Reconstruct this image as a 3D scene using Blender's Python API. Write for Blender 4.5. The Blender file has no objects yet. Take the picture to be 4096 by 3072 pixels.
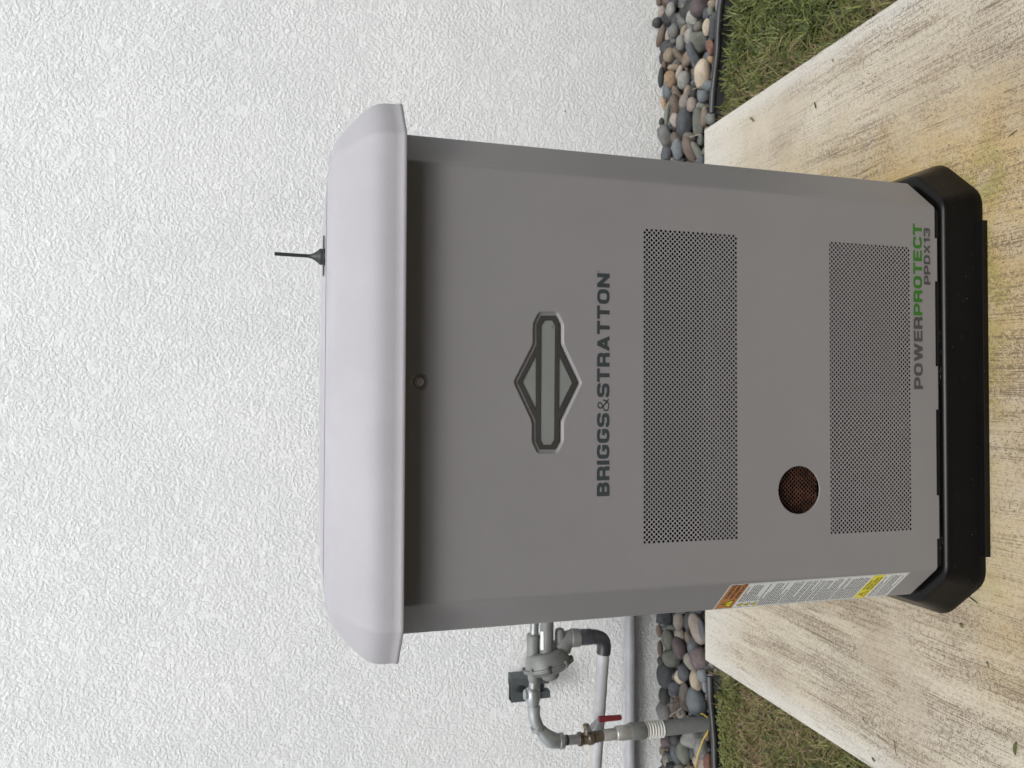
import bpy, bmesh, math, random
from mathutils import Vector, Matrix
random.seed(7)
sc = bpy.context.scene
COL = sc.collection

# ------------------------------------------------------------------ camera
FPX, PITCH, YAW, ROLL = 3013.083, 0.2699, 0.0228, -0.0101
CAM = Vector((-0.0303, -1.2219, 1.3011))


def cam_to_world(X, Up, F):
    c, s = math.cos(ROLL), math.sin(ROLL)
    X, Up = c * X + s * Up, -s * X + c * Up
    c, s = math.cos(PITCH), math.sin(PITCH)
    a, b = c * F + s * Up, -s * F + c * Up
    c, s = math.cos(YAW), math.sin(YAW)
    return Vector((c * X + s * a, -s * X + c * a, b))


R_, U_, F_ = cam_to_world(1, 0, 0), cam_to_world(0, 1, 0), cam_to_world(0, 0, 1)
cam = bpy.data.cameras.new('camera')
cam.sensor_fit = 'HORIZONTAL'
cam.sensor_width = 36.0
cam.lens = FPX / 4096 * 36.0
cam.clip_start = 0.02
cam.clip_end = 200
cam.dof.use_dof = True
cam.dof.focus_distance = 1.26
cam.dof.aperture_fstop = 9.0
camo = bpy.data.objects.new('camera', cam)
COL.objects.link(camo)
cx, cy, cz = -U_, R_, -F_          # the photograph was taken on its side: the picture's up is the place's right
m = Matrix(((cx.x, cy.x, cz.x, CAM.x), (cx.y, cy.y, cz.y, CAM.y), (cx.z, cy.z, cz.z, CAM.z), (0, 0, 0, 1)))
camo.matrix_world = m
sc.camera = camo

# ------------------------------------------------------------------ sky and sun (bright overcast)
SUN_EL, SUN_AZ = 56.0, 4.0
w = bpy.data.worlds.new('World')
sc.world = w
w.use_nodes = True
wn, wl = w.node_tree.nodes, w.node_tree.links
bg = wn['Background']
sky = wn.new('ShaderNodeTexSky')
sky.sky_type = 'NISHITA'
sky.sun_disc = False
sky.sun_elevation = math.radians(SUN_EL)
sky.sun_rotation = math.radians(180 + SUN_AZ)
sky.air_density = 1.0
sky.dust_density = 4.0
hs = wn.new('ShaderNodeHueSaturation')
hs.inputs['Saturation'].default_value = 0.22
wl.new(sky.outputs[0], hs.inputs['Color'])
wl.new(hs.outputs[0], bg.inputs[0])
bg.inputs[1].default_value = 0.15
sl = bpy.data.lights.new('sun', 'SUN')
sl.energy = 0.75
sl.angle = math.radians(16)
sl.color = (1.0, 0.975, 0.94)
so = bpy.data.objects.new('sun', sl)
COL.objects.link(so)
el, az = math.radians(SUN_EL), math.radians(SUN_AZ)
sd = Vector((math.sin(az) * math.cos(el), -math.cos(az) * math.cos(el), math.sin(el)))
so.rotation_euler = sd.to_track_quat('Z', 'Y').to_euler()
sc.view_settings.view_transform = 'Standard'
sc.view_settings.look = 'None'
sc.view_settings.gamma = 1
sc.view_settings.exposure = 0.66
sc.view_settings.use_curve_mapping = False
sc.cycles.max_bounces = 8


# ------------------------------------------------------------------ helpers
def ray(x, y):
    U, V = 3072 - y, x
    return cam_to_world((U - 1536) / FPX, -(V - 2048) / FPX, 1)


def atY(x, y, Y):
    d = ray(x, y)
    return CAM + d * ((Y - CAM.y) / d.y)


def atZ(x, y, Z):
    d = ray(x, y)
    return CAM + d * ((Z - CAM.z) / d.z)


def mpp(P):
    return (P - CAM).dot(F_) / FPX          # metres per photograph pixel at P


def link_obj(name, me, mat=None, parent=None, smooth=False, kind=None):
    if mat is not None:
        me.materials.append(mat)
    if smooth:
        for p in me.polygons:
            p.use_smooth = True
    o = bpy.data.objects.new(name, me)
    COL.objects.link(o)
    if parent is not None:
        o.parent = parent
    if kind:
        o['kind'] = kind
    return o


def mesh_obj(name, vs, fs, mat=None, parent=None, smooth=False, kind=None):
    me = bpy.data.meshes.new(name)
    me.from_pydata([tuple(v) for v in vs], [], fs)
    me.update()
    return link_obj(name, me, mat, parent, smooth, kind)


def bm_obj(name, bm, mat=None, parent=None, smooth=False, kind=None):
    me = bpy.data.meshes.new(name)
    bmesh.ops.recalc_face_normals(bm, faces=bm.faces)
    bm.to_mesh(me)
    bm.free()
    return link_obj(name, me, mat, parent, smooth, kind)


def tag(o, label, cat, group=None):
    o['label'] = label
    o['category'] = cat
    if group:
        o['group'] = group
    return o


def thing(name, label, cat, group=None, loc=(0, 0, 0)):
    o = bpy.data.objects.new(name, None)
    o.empty_display_size = 0.05
    o.location = loc
    COL.objects.link(o)
    return tag(o, label, cat, group)


def adopt(part, root):
    """parent keeping the world place of a part modelled in world coordinates"""
    part.parent = root
    part.matrix_parent_inverse = Matrix.Translation(-Vector(root.location))
    return part


def bm_box(bm, a, b, bev=0.0):
    r = bmesh.ops.create_cube(bm, size=1)
    vs = r['verts']
    for v in vs:
        v.co = Vector([(a[i] + b[i]) / 2 + v.co[i] * (b[i] - a[i]) for i in range(3)])
    if bev:
        es = list({e for v in vs for e in v.link_edges})
        bmesh.ops.bevel(bm, geom=es, offset=bev, segments=2, affect='EDGES', profile=0.5)


def add_tube(bm, pts, rad, seg=20, caps=True):
    pts = [Vector(p) for p in pts]
    n = len(pts)
    rs = rad if isinstance(rad, (list, tuple)) else [rad] * n
    prev = None
    rings = []
    for i, p in enumerate(pts):
        t = (pts[min(i + 1, n - 1)] - pts[max(i - 1, 0)]).normalized()
        if prev is None:
            u = t.orthogonal().normalized()
        else:
            u = (prev - t * prev.dot(t)).normalized()
        prev = u
        v = t.cross(u)
        rings.append([bm.verts.new(p + (u * math.cos(2 * math.pi * k / seg) + v * math.sin(2 * math.pi * k / seg)) * rs[i]) for k in range(seg)])
    for a, b in zip(rings, rings[1:]):
        for k in range(seg):
            bm.faces.new((a[k], a[(k + 1) % seg], b[(k + 1) % seg], b[k]))
    if caps:
        bm.faces.new(rings[0][::-1])
        bm.faces.new(rings[-1])


def add_lathe(bm, origin, axis, prof, seg=32):
    """prof: (distance along axis, radius)"""
    o, ax = Vector(origin), Vector(axis).normalized()
    u = ax.orthogonal().normalized()
    v = ax.cross(u)
    rings = []
    for s, r in prof:
        rings.append([bm.verts.new(o + ax * s + (u * math.cos(2 * math.pi * k / seg) + v * math.sin(2 * math.pi * k / seg)) * max(r, 1e-5)) for k in range(seg)])
    for a, b in zip(rings, rings[1:]):
        for k in range(seg):
            bm.faces.new((a[k], a[(k + 1) % seg], b[(k + 1) % seg], b[k]))
    bm.faces.new(rings[0][::-1])
    bm.faces.new(rings[-1])


def auto_smooth(o, deg=35):
    me = o.data
    for p in me.polygons:
        p.use_smooth = True
    me.set_sharp_from_angle(angle=math.radians(deg))
    return o


def bend(a, b, c, n=8):
    """quadratic arc a -> c with control b"""
    a, b, c = Vector(a), Vector(b), Vector(c)
    return [a.lerp(b, t / n).lerp(b.lerp(c, t / n), t / n) for t in range(n + 1)]


# ------------------------------------------------------------------ materials
class NT:
    def __init__(s, name, rough=0.6, metal=0.0, spec=0.5):
        s.m = bpy.data.materials.new(name)
        s.m.use_nodes = True
        s.n, s.l = s.m.node_tree.nodes, s.m.node_tree.links
        s.b = s.n['Principled BSDF']
        s.b.inputs['Roughness'].default_value = rough
        s.b.inputs['Metallic'].default_value = metal
        s.b.inputs['Specular IOR Level'].default_value = spec
        s.tc = s.n.new('ShaderNodeTexCoord')
        s.gen = s.tc.outputs['Object']

    def mapping(s, scale=(1, 1, 1), rot=(0, 0, 0), src=None):
        n = s.n.new('ShaderNodeMapping')
        n.inputs['Scale'].default_value = scale
        n.inputs['Rotation'].default_value = rot
        s.l.new(src or s.gen, n.inputs['Vector'])
        return n.outputs[0]

    def noise(s, scale, detail=3, rough=0.5, vec=None, dist=0.0):
        n = s.n.new('ShaderNodeTexNoise')
        n.inputs['Scale'].default_value = scale
        n.inputs['Detail'].default_value = detail
        n.inputs['Roughness'].default_value = rough
        n.inputs['Distortion'].default_value = dist
        s.l.new(vec or s.gen, n.inputs['Vector'])
        return n.outputs['Fac']

    def vor(s, scale, feat='F1', vec=None, rand=1.0):
        n = s.n.new('ShaderNodeTexVoronoi')
        n.feature = feat
        n.inputs['Scale'].default_value = scale
        n.inputs['Randomness'].default_value = rand
        s.l.new(vec or s.gen, n.inputs['Vector'])
        return n.outputs['Distance']

    def rng(s, v, a, b, c=0.0, d=1.0):
        n = s.n.new('ShaderNodeMapRange')
        n.inputs[1].default_value, n.inputs[2].default_value = a, b
        n.inputs[3].default_value, n.inputs[4].default_value = c, d
        n.interpolation_type = 'SMOOTHSTEP'
        s.l.new(v, n.inputs[0])
        return n.outputs[0]

    def math(s, op, a, b=0.5):
        n = s.n.new('ShaderNodeMath')
        n.operation = op
        for i, x in enumerate((a, b)):
            if isinstance(x, (int, float)):
                n.inputs[i].default_value = x
            else:
                s.l.new(x, n.inputs[i])
        return n.outputs[0]

    def mix(s, fac, a, b, mode='MIX'):
        n = s.n.new('ShaderNodeMixRGB')
        n.blend_type = mode
        for i, x in enumerate((fac, a, b)):
            if isinstance(x, (int, float)):
                n.inputs[i].default_value = x
            elif isinstance(x, (tuple, list)):
                n.inputs[i].default_value = (x[0], x[1], x[2], 1)
            else:
                s.l.new(x, n.inputs[i])
        return n.outputs[0]

    def color(s, c):
        if isinstance(c, (tuple, list)):
            s.b.inputs['Base Color'].default_value = (c[0], c[1], c[2], 1)
        else:
            s.l.new(c, s.b.inputs['Base Color'])

    def bump(s, h, strength=0.3, dist=0.001):
        n = s.n.new('ShaderNodeBump')
        n.inputs['Strength'].default_value = strength
        n.inputs['Distance'].default_value = dist
        s.l.new(h, n.inputs['Height'])
        s.l.new(n.outputs[0], s.b.inputs['Normal'])

    def xyz(s):
        n = s.n.new('ShaderNodeSeparateXYZ')
        s.l.new(s.gen, n.inputs[0])
        return n.outputs


def paint(name, c, rough=0.5, grain=900, gs=0.12, var=0.06, metal=0.0, spec=0.5, specks=False):
    t = NT(name, rough, metal, spec)
    v = t.noise(6, 4, 0.6)
    d = tuple(x * (1 - var * 1.5) for x in c)
    e = tuple(min(1, x * (1 + var)) for x in c)
    col = t.mix(t.rng(v, 0.35, 0.65), d, e)
    if specks:
        sp = t.rng(t.noise(330, 2, 0.6), 0.735, 0.78)
        col = t.mix(t.math('MULTIPLY', sp, float(specks)), col, (0.5, 0.49, 0.46))
    t.color(col)
    t.bump(t.noise(grain, 2, 0.5), gs, 0.0006)
    return t.m


M = {}
M['body'] = paint('cabinet_paint', (0.210, 0.206, 0.210), 0.42, 560, 0.16, 0.012, spec=0.4, specks=0.25)
M['lid'] = paint('lid_paint', (0.375, 0.371, 0.396), 0.60, 380, 0.55, 0.03, spec=0.25)
M['black'] = paint('black_plastic', (0.0022, 0.0019, 0.0018), 0.34, 500, 0.10, 0.2, spec=0.26, specks=0.7)
M['inside'] = paint('dark_interior', (0.004, 0.0042, 0.0045), 0.9, 100, 0.1, 0.3)
M['insul'] = paint('interior_panel', (0.022, 0.024, 0.023), 0.8, 60, 0.3, 0.5)
M['ink'] = paint('dark_ink', (0.030, 0.038, 0.041), 0.5, 400, 0.03, 0.05)
M['ink2'] = paint('grey_ink', (0.052, 0.055, 0.058), 0.5, 400, 0.03, 0.08)
M['green'] = paint('green_ink', (0.024, 0.135, 0.012), 0.5, 400, 0.03, 0.05)
M['badge_dark'] = paint('badge_dark', (0.036, 0.034, 0.031), 0.5, 500, 0.1, 0.1)
M['badge_silver'] = paint('badge_silver', (0.185, 0.198, 0.192), 0.35, 900, 0.05, 0.04)
M['white_label'] = paint('white_label', (0.62, 0.64, 0.63), 0.45, 400, 0.02, 0.02)
M['orange'] = paint('orange_print', (0.42, 0.185, 0.07), 0.5, 400, 0.02, 0.03)
M['yellow'] = paint('yellow_print', (0.68, 0.60, 0.03), 0.5, 400, 0.02, 0.03)
M['text'] = paint('small_print', (0.10, 0.105, 0.11), 0.6, 400, 0.02, 0.05)
M['black_ink'] = paint('black_ink', (0.015, 0.013, 0.012), 0.6, 400, 0.02, 0.05)
M['steel'] = paint('zinc_screw', (0.50, 0.48, 0.43), 0.4, 600, 0.2, 0.15, metal=0.25)
M['galv'] = paint('galvanised', (0.32, 0.34, 0.345), 0.40, 260, 0.25, 0.22, metal=0.55)
M['regulator'] = paint('regulator_paint', (0.155, 0.165, 0.16), 0.5, 260, 0.3, 0.15)
M['dark_pipe'] = paint('dark_pvc', (0.035, 0.038, 0.045), 0.4, 300, 0.12, 0.3)
M['pvc'] = paint('grey_pvc', (0.31, 0.32, 0.34), 0.38, 300, 0.08, 0.12)
M['pvc_light'] = paint('light_grey_pvc', (0.42, 0.43, 0.455), 0.4, 300, 0.1, 0.16)
M['riser'] = paint('riser_paint', (0.165, 0.175, 0.17), 0.5, 160, 0.25, 0.12)
M['wrap'] = paint('pale_threads', (0.46, 0.46, 0.43), 0.55, 200, 0.3, 0.15)
M['brass'] = paint('weathered_brass', (0.16, 0.13, 0.10), 0.42, 200, 0.4, 0.35, metal=0.6)
M['nickel'] = paint('dull_nickel', (0.36, 0.36, 0.34), 0.4, 200, 0.3, 0.25, metal=0.5)
M['red'] = paint('red_grip', (0.13, 0.012, 0.018), 0.5, 260, 0.2, 0.15)
M['wire'] = paint('yellow_wire', (0.46, 0.33, 0.04), 0.45, 200, 0.1, 0.1)
M['strut'] = paint('slate_strut', (0.10, 0.115, 0.122), 0.5, 200, 0.25, 0.2, metal=0.3)
M['cream'] = paint('cream_paint', (0.45, 0.42, 0.34), 0.6, 200, 0.2, 0.1)
M['bolt'] = paint('black_bolt', (0.02, 0.022, 0.022), 0.5, 200, 0.2, 0.2)
M['edging'] = paint('edging_plastic', (0.032, 0.033, 0.036), 0.42, 220, 0.15, 0.3)

t = NT('rust_mesh', 0.85)
rv = t.noise(45, 5, 0.7)
t.color(t.mix(t.rng(rv, 0.35, 0.7), (0.032, 0.014, 0.009), (0.125, 0.048, 0.024)))
t.bump(t.noise(300, 4, 0.6), 0.5, 0.001)
M['rust'] = t.m

# stucco: fine knocked-down splatter with smooth plateaus
t = NT('white_stucco', 0.85, spec=0.25)
tp = t.mapping((1, 1, 1))
warp = t.noise(20, 5, 0.65, tp)
fine = t.noise(112, 4, 0.62, tp, 0.1)
fine2 = t.noise(210, 2, 0.5, tp)
mask = t.rng(t.noise(34, 4, 0.65, tp), 0.38, 0.47, 0.34, 1.0)
mask2 = t.rng(t.noise(8, 4, 0.65, tp), 0.34, 0.56, 0.88, 1.0)
plate = t.rng(fine, 0.34, 0.64)
h = t.math('ADD', t.math('MULTIPLY', plate, 1.0), t.math('MULTIPLY', fine2, 0.30))
h = t.math('MULTIPLY', h, t.math('MULTIPLY', mask, mask2))
h = t.math('ADD', h, t.math('MULTIPLY', warp, 0.30))
dirt = t.rng(t.noise(3.0, 5, 0.6, tp), 0.35, 0.7)
wc = t.mix(dirt, (0.73, 0.752, 0.758), (0.765, 0.782, 0.788))
zc = t.xyz()[2]
low = t.rng(zc, 0.0, 0.22, 1.0, 0.0)
low = t.math('MULTIPLY', low, t.rng(t.noise(30, 4, 0.6, tp), 0.3, 0.7, 0.3, 1.0))
wc = t.mix(t.math('MULTIPLY', low, 0.30), wc, (0.50, 0.47, 0.40))
t.color(wc)
t.bump(h, 0.82, 0.0027)
M['stucco'] = t.m

# broomed concrete: streaks run away from the camera (along Y)
t = NT('broomed_concrete', 0.88, spec=0.25)
X, Y, Z = t.xyz()
wob = t.noise(2.2, 3, 0.5)
cmb = t.n.new('ShaderNodeCombineXYZ')
t.l.new(t.math('ADD', X, t.math('MULTIPLY', wob, 0.03)), cmb.inputs[0])
t.l.new(Y, cmb.inputs[1])
v1 = t.mapping((380, 5.5, 1), src=cmb.outputs[0])
v2 = t.mapping((640, 16, 1), src=cmb.outputs[0])
l1 = t.noise(1, 3, 0.65, v1)
l2 = t.noise(1, 2, 0.6, v2)
spk = t.noise(300, 3, 0.65)
spk2 = t.noise(120, 4, 0.7)
patch = t.rng(t.noise(4.0, 5, 0.65), 0.38, 0.58)
patchY = t.rng(t.noise(1, 4, 0.6, t.mapping((20, 2.2, 1))), 0.36, 0.60)
dark = t.math('MULTIPLY', patch, patchY)
dark = t.math('ADD', t.math('MULTIPLY', dark, 0.95), 0.34)
edgeX = t.rng(t.math('ABSOLUTE', X), 0.80, 0.89, 1.0, 0.45)
dark = t.math('MULTIPLY', dark, edgeX)
backf = t.rng(t.math('ADD', Y, t.math('MULTIPLY', X, 0.25)), 0.45, 1.05, 1.0, 0.30)
dark = t.math('MULTIPLY', dark, backf)
lines = t.rng(l1, 0.52, 0.62)
fl = t.rng(l2, 0.50, 0.60)
sp = t.rng(spk, 0.50, 0.60)
sp2 = t.rng(spk2, 0.47, 0.60)
grime = t.math('ADD', t.math('MULTIPLY', t.math('MULTIPLY', lines, t.rng(spk2, 0.36, 0.52, 0.25, 1.0)), 1.0), t.math('MULTIPLY', t.math('MULTIPLY', fl, sp2), 0.8))
l3 = t.noise(1, 2, 0.55, t.mapping((300, 1.3, 1), src=cmb.outputs[0]))
grime = t.math('ADD', grime, t.math('MULTIPLY', t.math('MULTIPLY', t.rng(l3, 0.57, 0.63), t.rng(spk, 0.40, 0.55, 0.2, 1.0)), 0.60))
grime = t.math('ADD', grime, t.math('MULTIPLY', t.math('MULTIPLY', sp, t.rng(spk2, 0.42, 0.56)), 1.25))
pits = t.rng(t.noise(430, 2, 0.6), 0.62, 0.70)
grime = t.math('ADD', grime, t.math('MULTIPLY', pits, 0.8))
gr = t.math('MULTIPLY', grime, dark)
gr = t.math('MINIMUM', gr, 1.0)
base = t.mix(t.rng(t.noise(3.2, 4, 0.6), 0.3, 0.7), (0.470, 0.428, 0.345), (0.545, 0.508, 0.425))
base = t.mix(t.rng(t.noise(170, 3, 0.6), 0.35, 0.7, 0.0, 0.22), base, (0.42, 0.34, 0.23))
# ochre water stain round the cabinet, strongest on its right side
dx_ = t.math('MAXIMUM', t.math('SUBTRACT', t.math('ABSOLUTE', X), 0.43), 0.0)
dy_ = t.math('MAXIMUM', t.math('SUBTRACT', t.math('MULTIPLY', Y, -1.0), 0.03), 0.0)
dist = t.math('SQRT', t.math('ADD', t.math('MULTIPLY', dx_, dx_), t.math('MULTIPLY', dy_, dy_)))
dist = t.math('SUBTRACT', dist, t.math('MULTIPLY', t.math('SUBTRACT', t.noise(7, 4, 0.6), 0.5), 0.20))
right = t.math('MAXIMUM', t.rng(X, -0.42, 0.25, 0.20, 1.0), t.rng(Y, -0.06, 0.06, 0.60, 0.0))
st = t.math('MULTIPLY', t.rng(dist, 0.0, 0.33, 1.0, 0.0), right)
st = t.math('MULTIPLY', st, t.rng(t.noise(12, 5, 0.65), 0.25, 0.6, 0.45, 1.0))
st = t.math('MULTIPLY', st, t.rng(Y, 0.62, 0.95, 1.0, 0.15))
base = t.mix(t.rng(t.noise(2.6, 4, 0.65), 0.42, 0.70, 0.0, 0.55), base, (0.33, 0.28, 0.215))
lft = t.math('MULTIPLY', t.rng(X, -0.80, -0.45, 0.35, 1.0), t.rng(X, -0.42, -0.30, 1.0, 0.0))
base = t.mix(t.math('MULTIPLY', t.math('MULTIPLY', lft, patchY), 0.40), base, (0.27, 0.22, 0.155))
base = t.mix(t.math('MULTIPLY', st, 0.80), base, (0.43, 0.305, 0.115))
moss = t.math('MULTIPLY', t.rng(dist, 0.0, 0.055, 1.0, 0.0), t.rng(t.noise(22, 4, 0.6), 0.35, 0.6))
base = t.mix(t.math('MULTIPLY', moss, t.math('MULTIPLY', right, 0.6)), base, (0.26, 0.25, 0.05))
pale = t.rng(t.math('ABSOLUTE', X), 0.80, 0.885)
pale2 = t.rng(Y, 0.75, 1.04)
pl = t.math('MAXIMUM', pale, pale2)
base = t.mix(t.math('MULTIPLY', pl, 0.75), base, (0.53, 0.525, 0.49))
brn = t.mix(t.rng(t.noise(8, 3, 0.6), 0.35, 0.65), (0.075, 0.054, 0.042), (0.16, 0.115, 0.068))
colr = t.mix(t.math('MULTIPLY', gr, 0.78), base, brn)
# hairline crazing
wv = t.n.new('ShaderNodeTexNoise')
wv.inputs['Scale'].default_value = 60
wv.inputs['Detail'].default_value = 3
wv2 = t.n.new('ShaderNodeVectorMath')
wv2.operation = 'SCALE'
wv2.inputs['Scale'].default_value = 0.012
t.l.new(t.gen, wv.inputs['Vector'])
t.l.new(wv.outputs['Color'], wv2.inputs[0])
wv3 = t.n.new('ShaderNodeVectorMath')
t.l.new(t.gen, wv3.inputs[0])
t.l.new(wv2.outputs[0], wv3.inputs[1])
cr = t.vor(75, 'DISTANCE_TO_EDGE', wv3.outputs[0])
crm = t.math('MULTIPLY', t.rng(cr, 0.0, 0.035, 1.0, 0.0), t.rng(t.noise(6.5, 4, 0.65), 0.48, 0.6))
colr = t.mix(t.math('MULTIPLY', crm, 0.5), colr, (0.12, 0.09, 0.06))
t.color(colr)
hh = t.math('ADD', t.math('MULTIPLY', l1, 0.7), t.math('MULTIPLY', l2, 0.35))
hh = t.math('SUBTRACT', hh, t.math('MULTIPLY', gr, 0.25))
hh = t.math('ADD', hh, t.math('MULTIPLY', spk, 0.30))
t.bump(hh, 0.9, 0.0020)
M['concrete'] = t.m

t = NT('garden_soil', 0.95, spec=0.2)
t.color(t.mix(t.rng(t.noise(35, 5, 0.7), 0.35, 0.65), (0.022, 0.020, 0.011), (0.075, 0.060, 0.030)))
t.bump(t.noise(60, 5, 0.7), 0.8, 0.01)
M['soil'] = t.m
t = NT('gravel_soil', 0.95, spec=0.2)
t.color(t.mix(t.rng(t.noise(50, 5, 0.7), 0.35, 0.65), (0.015, 0.014, 0.013), (0.05, 0.042, 0.034)))
t.bump(t.noise(80, 5, 0.7), 0.8, 0.006)
M['bed'] = t.m


def stone_mat(name, c, c2, vein=0.25):
    t = NT(name, 0.62, spec=0.4)
    oi = t.n.new('ShaderNodeObjectInfo')
    cmb2 = t.n.new('ShaderNodeVectorMath')
    cmb2.operation = 'ADD'
    t.l.new(t.gen, cmb2.inputs[0])
    sc_ = t.math('MULTIPLY', oi.outputs['Random'], 37.0)
    t.l.new(sc_, cmb2.inputs[1])
    v = cmb2.outputs[0]
    a = t.noise(1.6, 5, 0.65, v)
    b = t.noise(14, 4, 0.7, v)
    col = t.mix(t.rng(a, 0.32, 0.68), c, c2)
    col = t.mix(t.rng(b, 0.40, 0.75, 0.0, 0.5), col, tuple(x * 1.55 for x in c2))
    d = t.rng(t.noise(9, 3, 0.7, v), 0.56, 0.75, 0.0, 0.55)
    col = t.mix(d, col, tuple(x * 0.45 for x in c))
    hv = t.n.new('ShaderNodeHueSaturation')
    t.l.new(col, hv.inputs['Color'])
    t.l.new(t.rng(oi.outputs['Random'], 0, 1, 0.78, 1.22), hv.inputs['Value'])
    t.color(hv.outputs[0])
    t.bump(t.math('ADD', b, t.noise(40, 3, 0.6, v)), 0.22, 0.08)
    return t.m


SM = {
    'lg': stone_mat('stone_light_grey', (0.17, 0.17, 0.155), (0.24, 0.235, 0.215)),
    'g': stone_mat('stone_grey', (0.095, 0.10, 0.098), (0.15, 0.152, 0.145)),
    'bg': stone_mat('stone_blue_grey', (0.085, 0.10, 0.11), (0.135, 0.15, 0.158)),
    'sl': stone_mat('stone_slate', (0.042, 0.047, 0.054), (0.075, 0.082, 0.09)),
    'dk': stone_mat('stone_dark', (0.026, 0.028, 0.030), (0.052, 0.053, 0.055)),
    'pl': stone_mat('stone_plum', (0.055, 0.044, 0.046), (0.10, 0.078, 0.08)),
    'tn': stone_mat('stone_tan', (0.14, 0.115, 0.085), (0.225, 0.185, 0.135)),
    'br': stone_mat('stone_brown', (0.085, 0.066, 0.052), (0.15, 0.118, 0.092)),
    'cr': stone_mat('stone_cream', (0.26, 0.22, 0.165), (0.36, 0.31, 0.24)),
    'or': stone_mat('stone_orange', (0.21, 0.145, 0.088), (0.30, 0.21, 0.135)),
    'pk': stone_mat('stone_pink', (0.195, 0.16, 0.135), (0.27, 0.23, 0.20)),
    'gg': stone_mat('stone_green_grey', (0.092, 0.10, 0.085), (0.15, 0.16, 0.135)),
    'rd': stone_mat('stone_brick_red', (0.085, 0.042, 0.031), (0.13, 0.066, 0.050)),
    'tp': stone_mat('stone_taupe', (0.115, 0.105, 0.092), (0.18, 0.165, 0.145)),
}

# ------------------------------------------------------------------ setting
WALL_Y = 1.425
bm = bmesh.new()
bm_box(bm, (-7, WALL_Y, -0.3), (7, WALL_Y + 0.2, 3.4))
wall = tag(bm_obj('stucco_wall', bm, M['stucco']), 'white rough textured stucco house wall behind the generator', 'wall')

G = -0.055
# unseen wall and overhang, added behind the camera to cut low sky light
bm = bmesh.new()
bm_box(bm, (-9, -3.9, -0.3), (9, -3.7, 3.1))
nb = tag(bm_obj('sky_blocker', bm, None), 'unseen beige wall added behind the camera to block low sky light', 'light blocker')
bm = bmesh.new()
bm_box(bm, (-9.3, -4.7, 3.101), (9.3, -3.25, 3.25), .01)
ev = bm_obj('sky_blocker_overhang', bm, None)
ev.parent = nb
nb.data.materials.append(paint('sky_blocker_finish', (0.20, 0.18, 0.15), 0.9, 60, 0.6, 0.1))
ev.data.materials.append(nb.data.materials[0])
mesh_obj('ground', [(-30, -30, G), (30, -30, G), (30, WALL_Y - 0.002, G), (-30, WALL_Y - 0.002, G)], [(0, 1, 2, 3)], M['soil'], kind='structure')

PADW, PADB = 0.8956, 1.052
bm = bmesh.new()
bm_box(bm, (-PADW - .0, -2.6, -0.09), (PADW - .004, PADB, 0.0), 0.006)
bm_obj('concrete_pad', bm, M['concrete'], kind='structure')

# gravel bed with its stones
bm = bmesh.new()
nx, ny = 120, 16
gx0, gx1, gy0, gy1 = -2.6, 2.6, 1.0, WALL_Y - 0.001
grid = {}
rr = random.Random(3)
for i in range(nx + 1):
    for j in range(ny + 1):
        x = gx0 + (gx1 - gx0) * i / nx
        y = gy0 + (gy1 - gy0) * j / ny
        grid[i, j] = bm.verts.new((x, y, -0.050 + rr.uniform(-.004, .004)))
for i in range(nx):
    for j in range(ny):
        bm.faces.new((grid[i, j], grid[i + 1, j], grid[i + 1, j + 1], grid[i, j + 1]))
bed = bm_obj('gravel_bed', bm, M['bed'], kind='structure')

from mathutils import noise as mn


def stone_mesh(seed, box=0.0, sub=3):
    r = random.Random(seed)
    bm = bmesh.new()
    bmesh.ops.create_icosphere(bm, subdivisions=sub, radius=1)
    off = Vector((r.uniform(0, 50), r.uniform(0, 50), r.uniform(0, 50)))
    cuts = []
    for k in range(r.randint(2, 4) + int(box * 4)):
        n = Vector((r.gauss(0, 1), r.gauss(0, 1), r.gauss(0, 1))).normalized()
        cuts.append((n, r.uniform(0.72, 0.92) if box > 0 else r.uniform(0.84, 0.97)))
    p = 2 + 1.6 * box
    for v in bm.verts:
        d = v.co.normalized()
        s = (abs(d.x) ** p + abs(d.y) ** p + abs(d.z) ** p) ** (-1 / p)
        q = d * s
        q *= 1 + 0.16 * mn.noise(q * 0.9 + off) + 0.05 * mn.noise(q * 2.4 + off)
        for n, dd in cuts:
            e = q.dot(n) - dd
            if e > 0:
                q -= n * e * 0.8
        v.co = q
    for f in bm.faces:
        f.smooth = True
    me = bpy.data.meshes.new('stone')
    bm.to_mesh(me)
    bm.free()
    me.materials.append(None)
    return me


ROUND = [stone_mesh(100 + k) for k in range(14)]
BOXY = [stone_mesh(300 + k, 0.8) for k in range(8)]
SMALLR = [stone_mesh(500 + k, 0.1, 2) for k in range(6)]
nst = [0]


def put_stone(P, ax, mat, boxy, parent=bed, small=False):
    """ax: three world semi-axis vectors"""
    k = nst[0]
    nst[0] += 1
    me = (SMALLR[k % 6] if small else (BOXY[k % 8] if boxy else ROUND[k % 14]))
    o = bpy.data.objects.new('stone', me)
    COL.objects.link(o)
    o.parent = parent
    o.material_slots[0].link = 'OBJECT'
    o.material_slots[0].material = SM[mat]
    a, b, c = ax
    o.matrix_world = Matrix(((a.x, b.x, c.x, P.x), (a.y, b.y, c.y, P.y), (a.z, b.z, c.z, P.z), (0, 0, 0, 1)))
    return o


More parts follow.
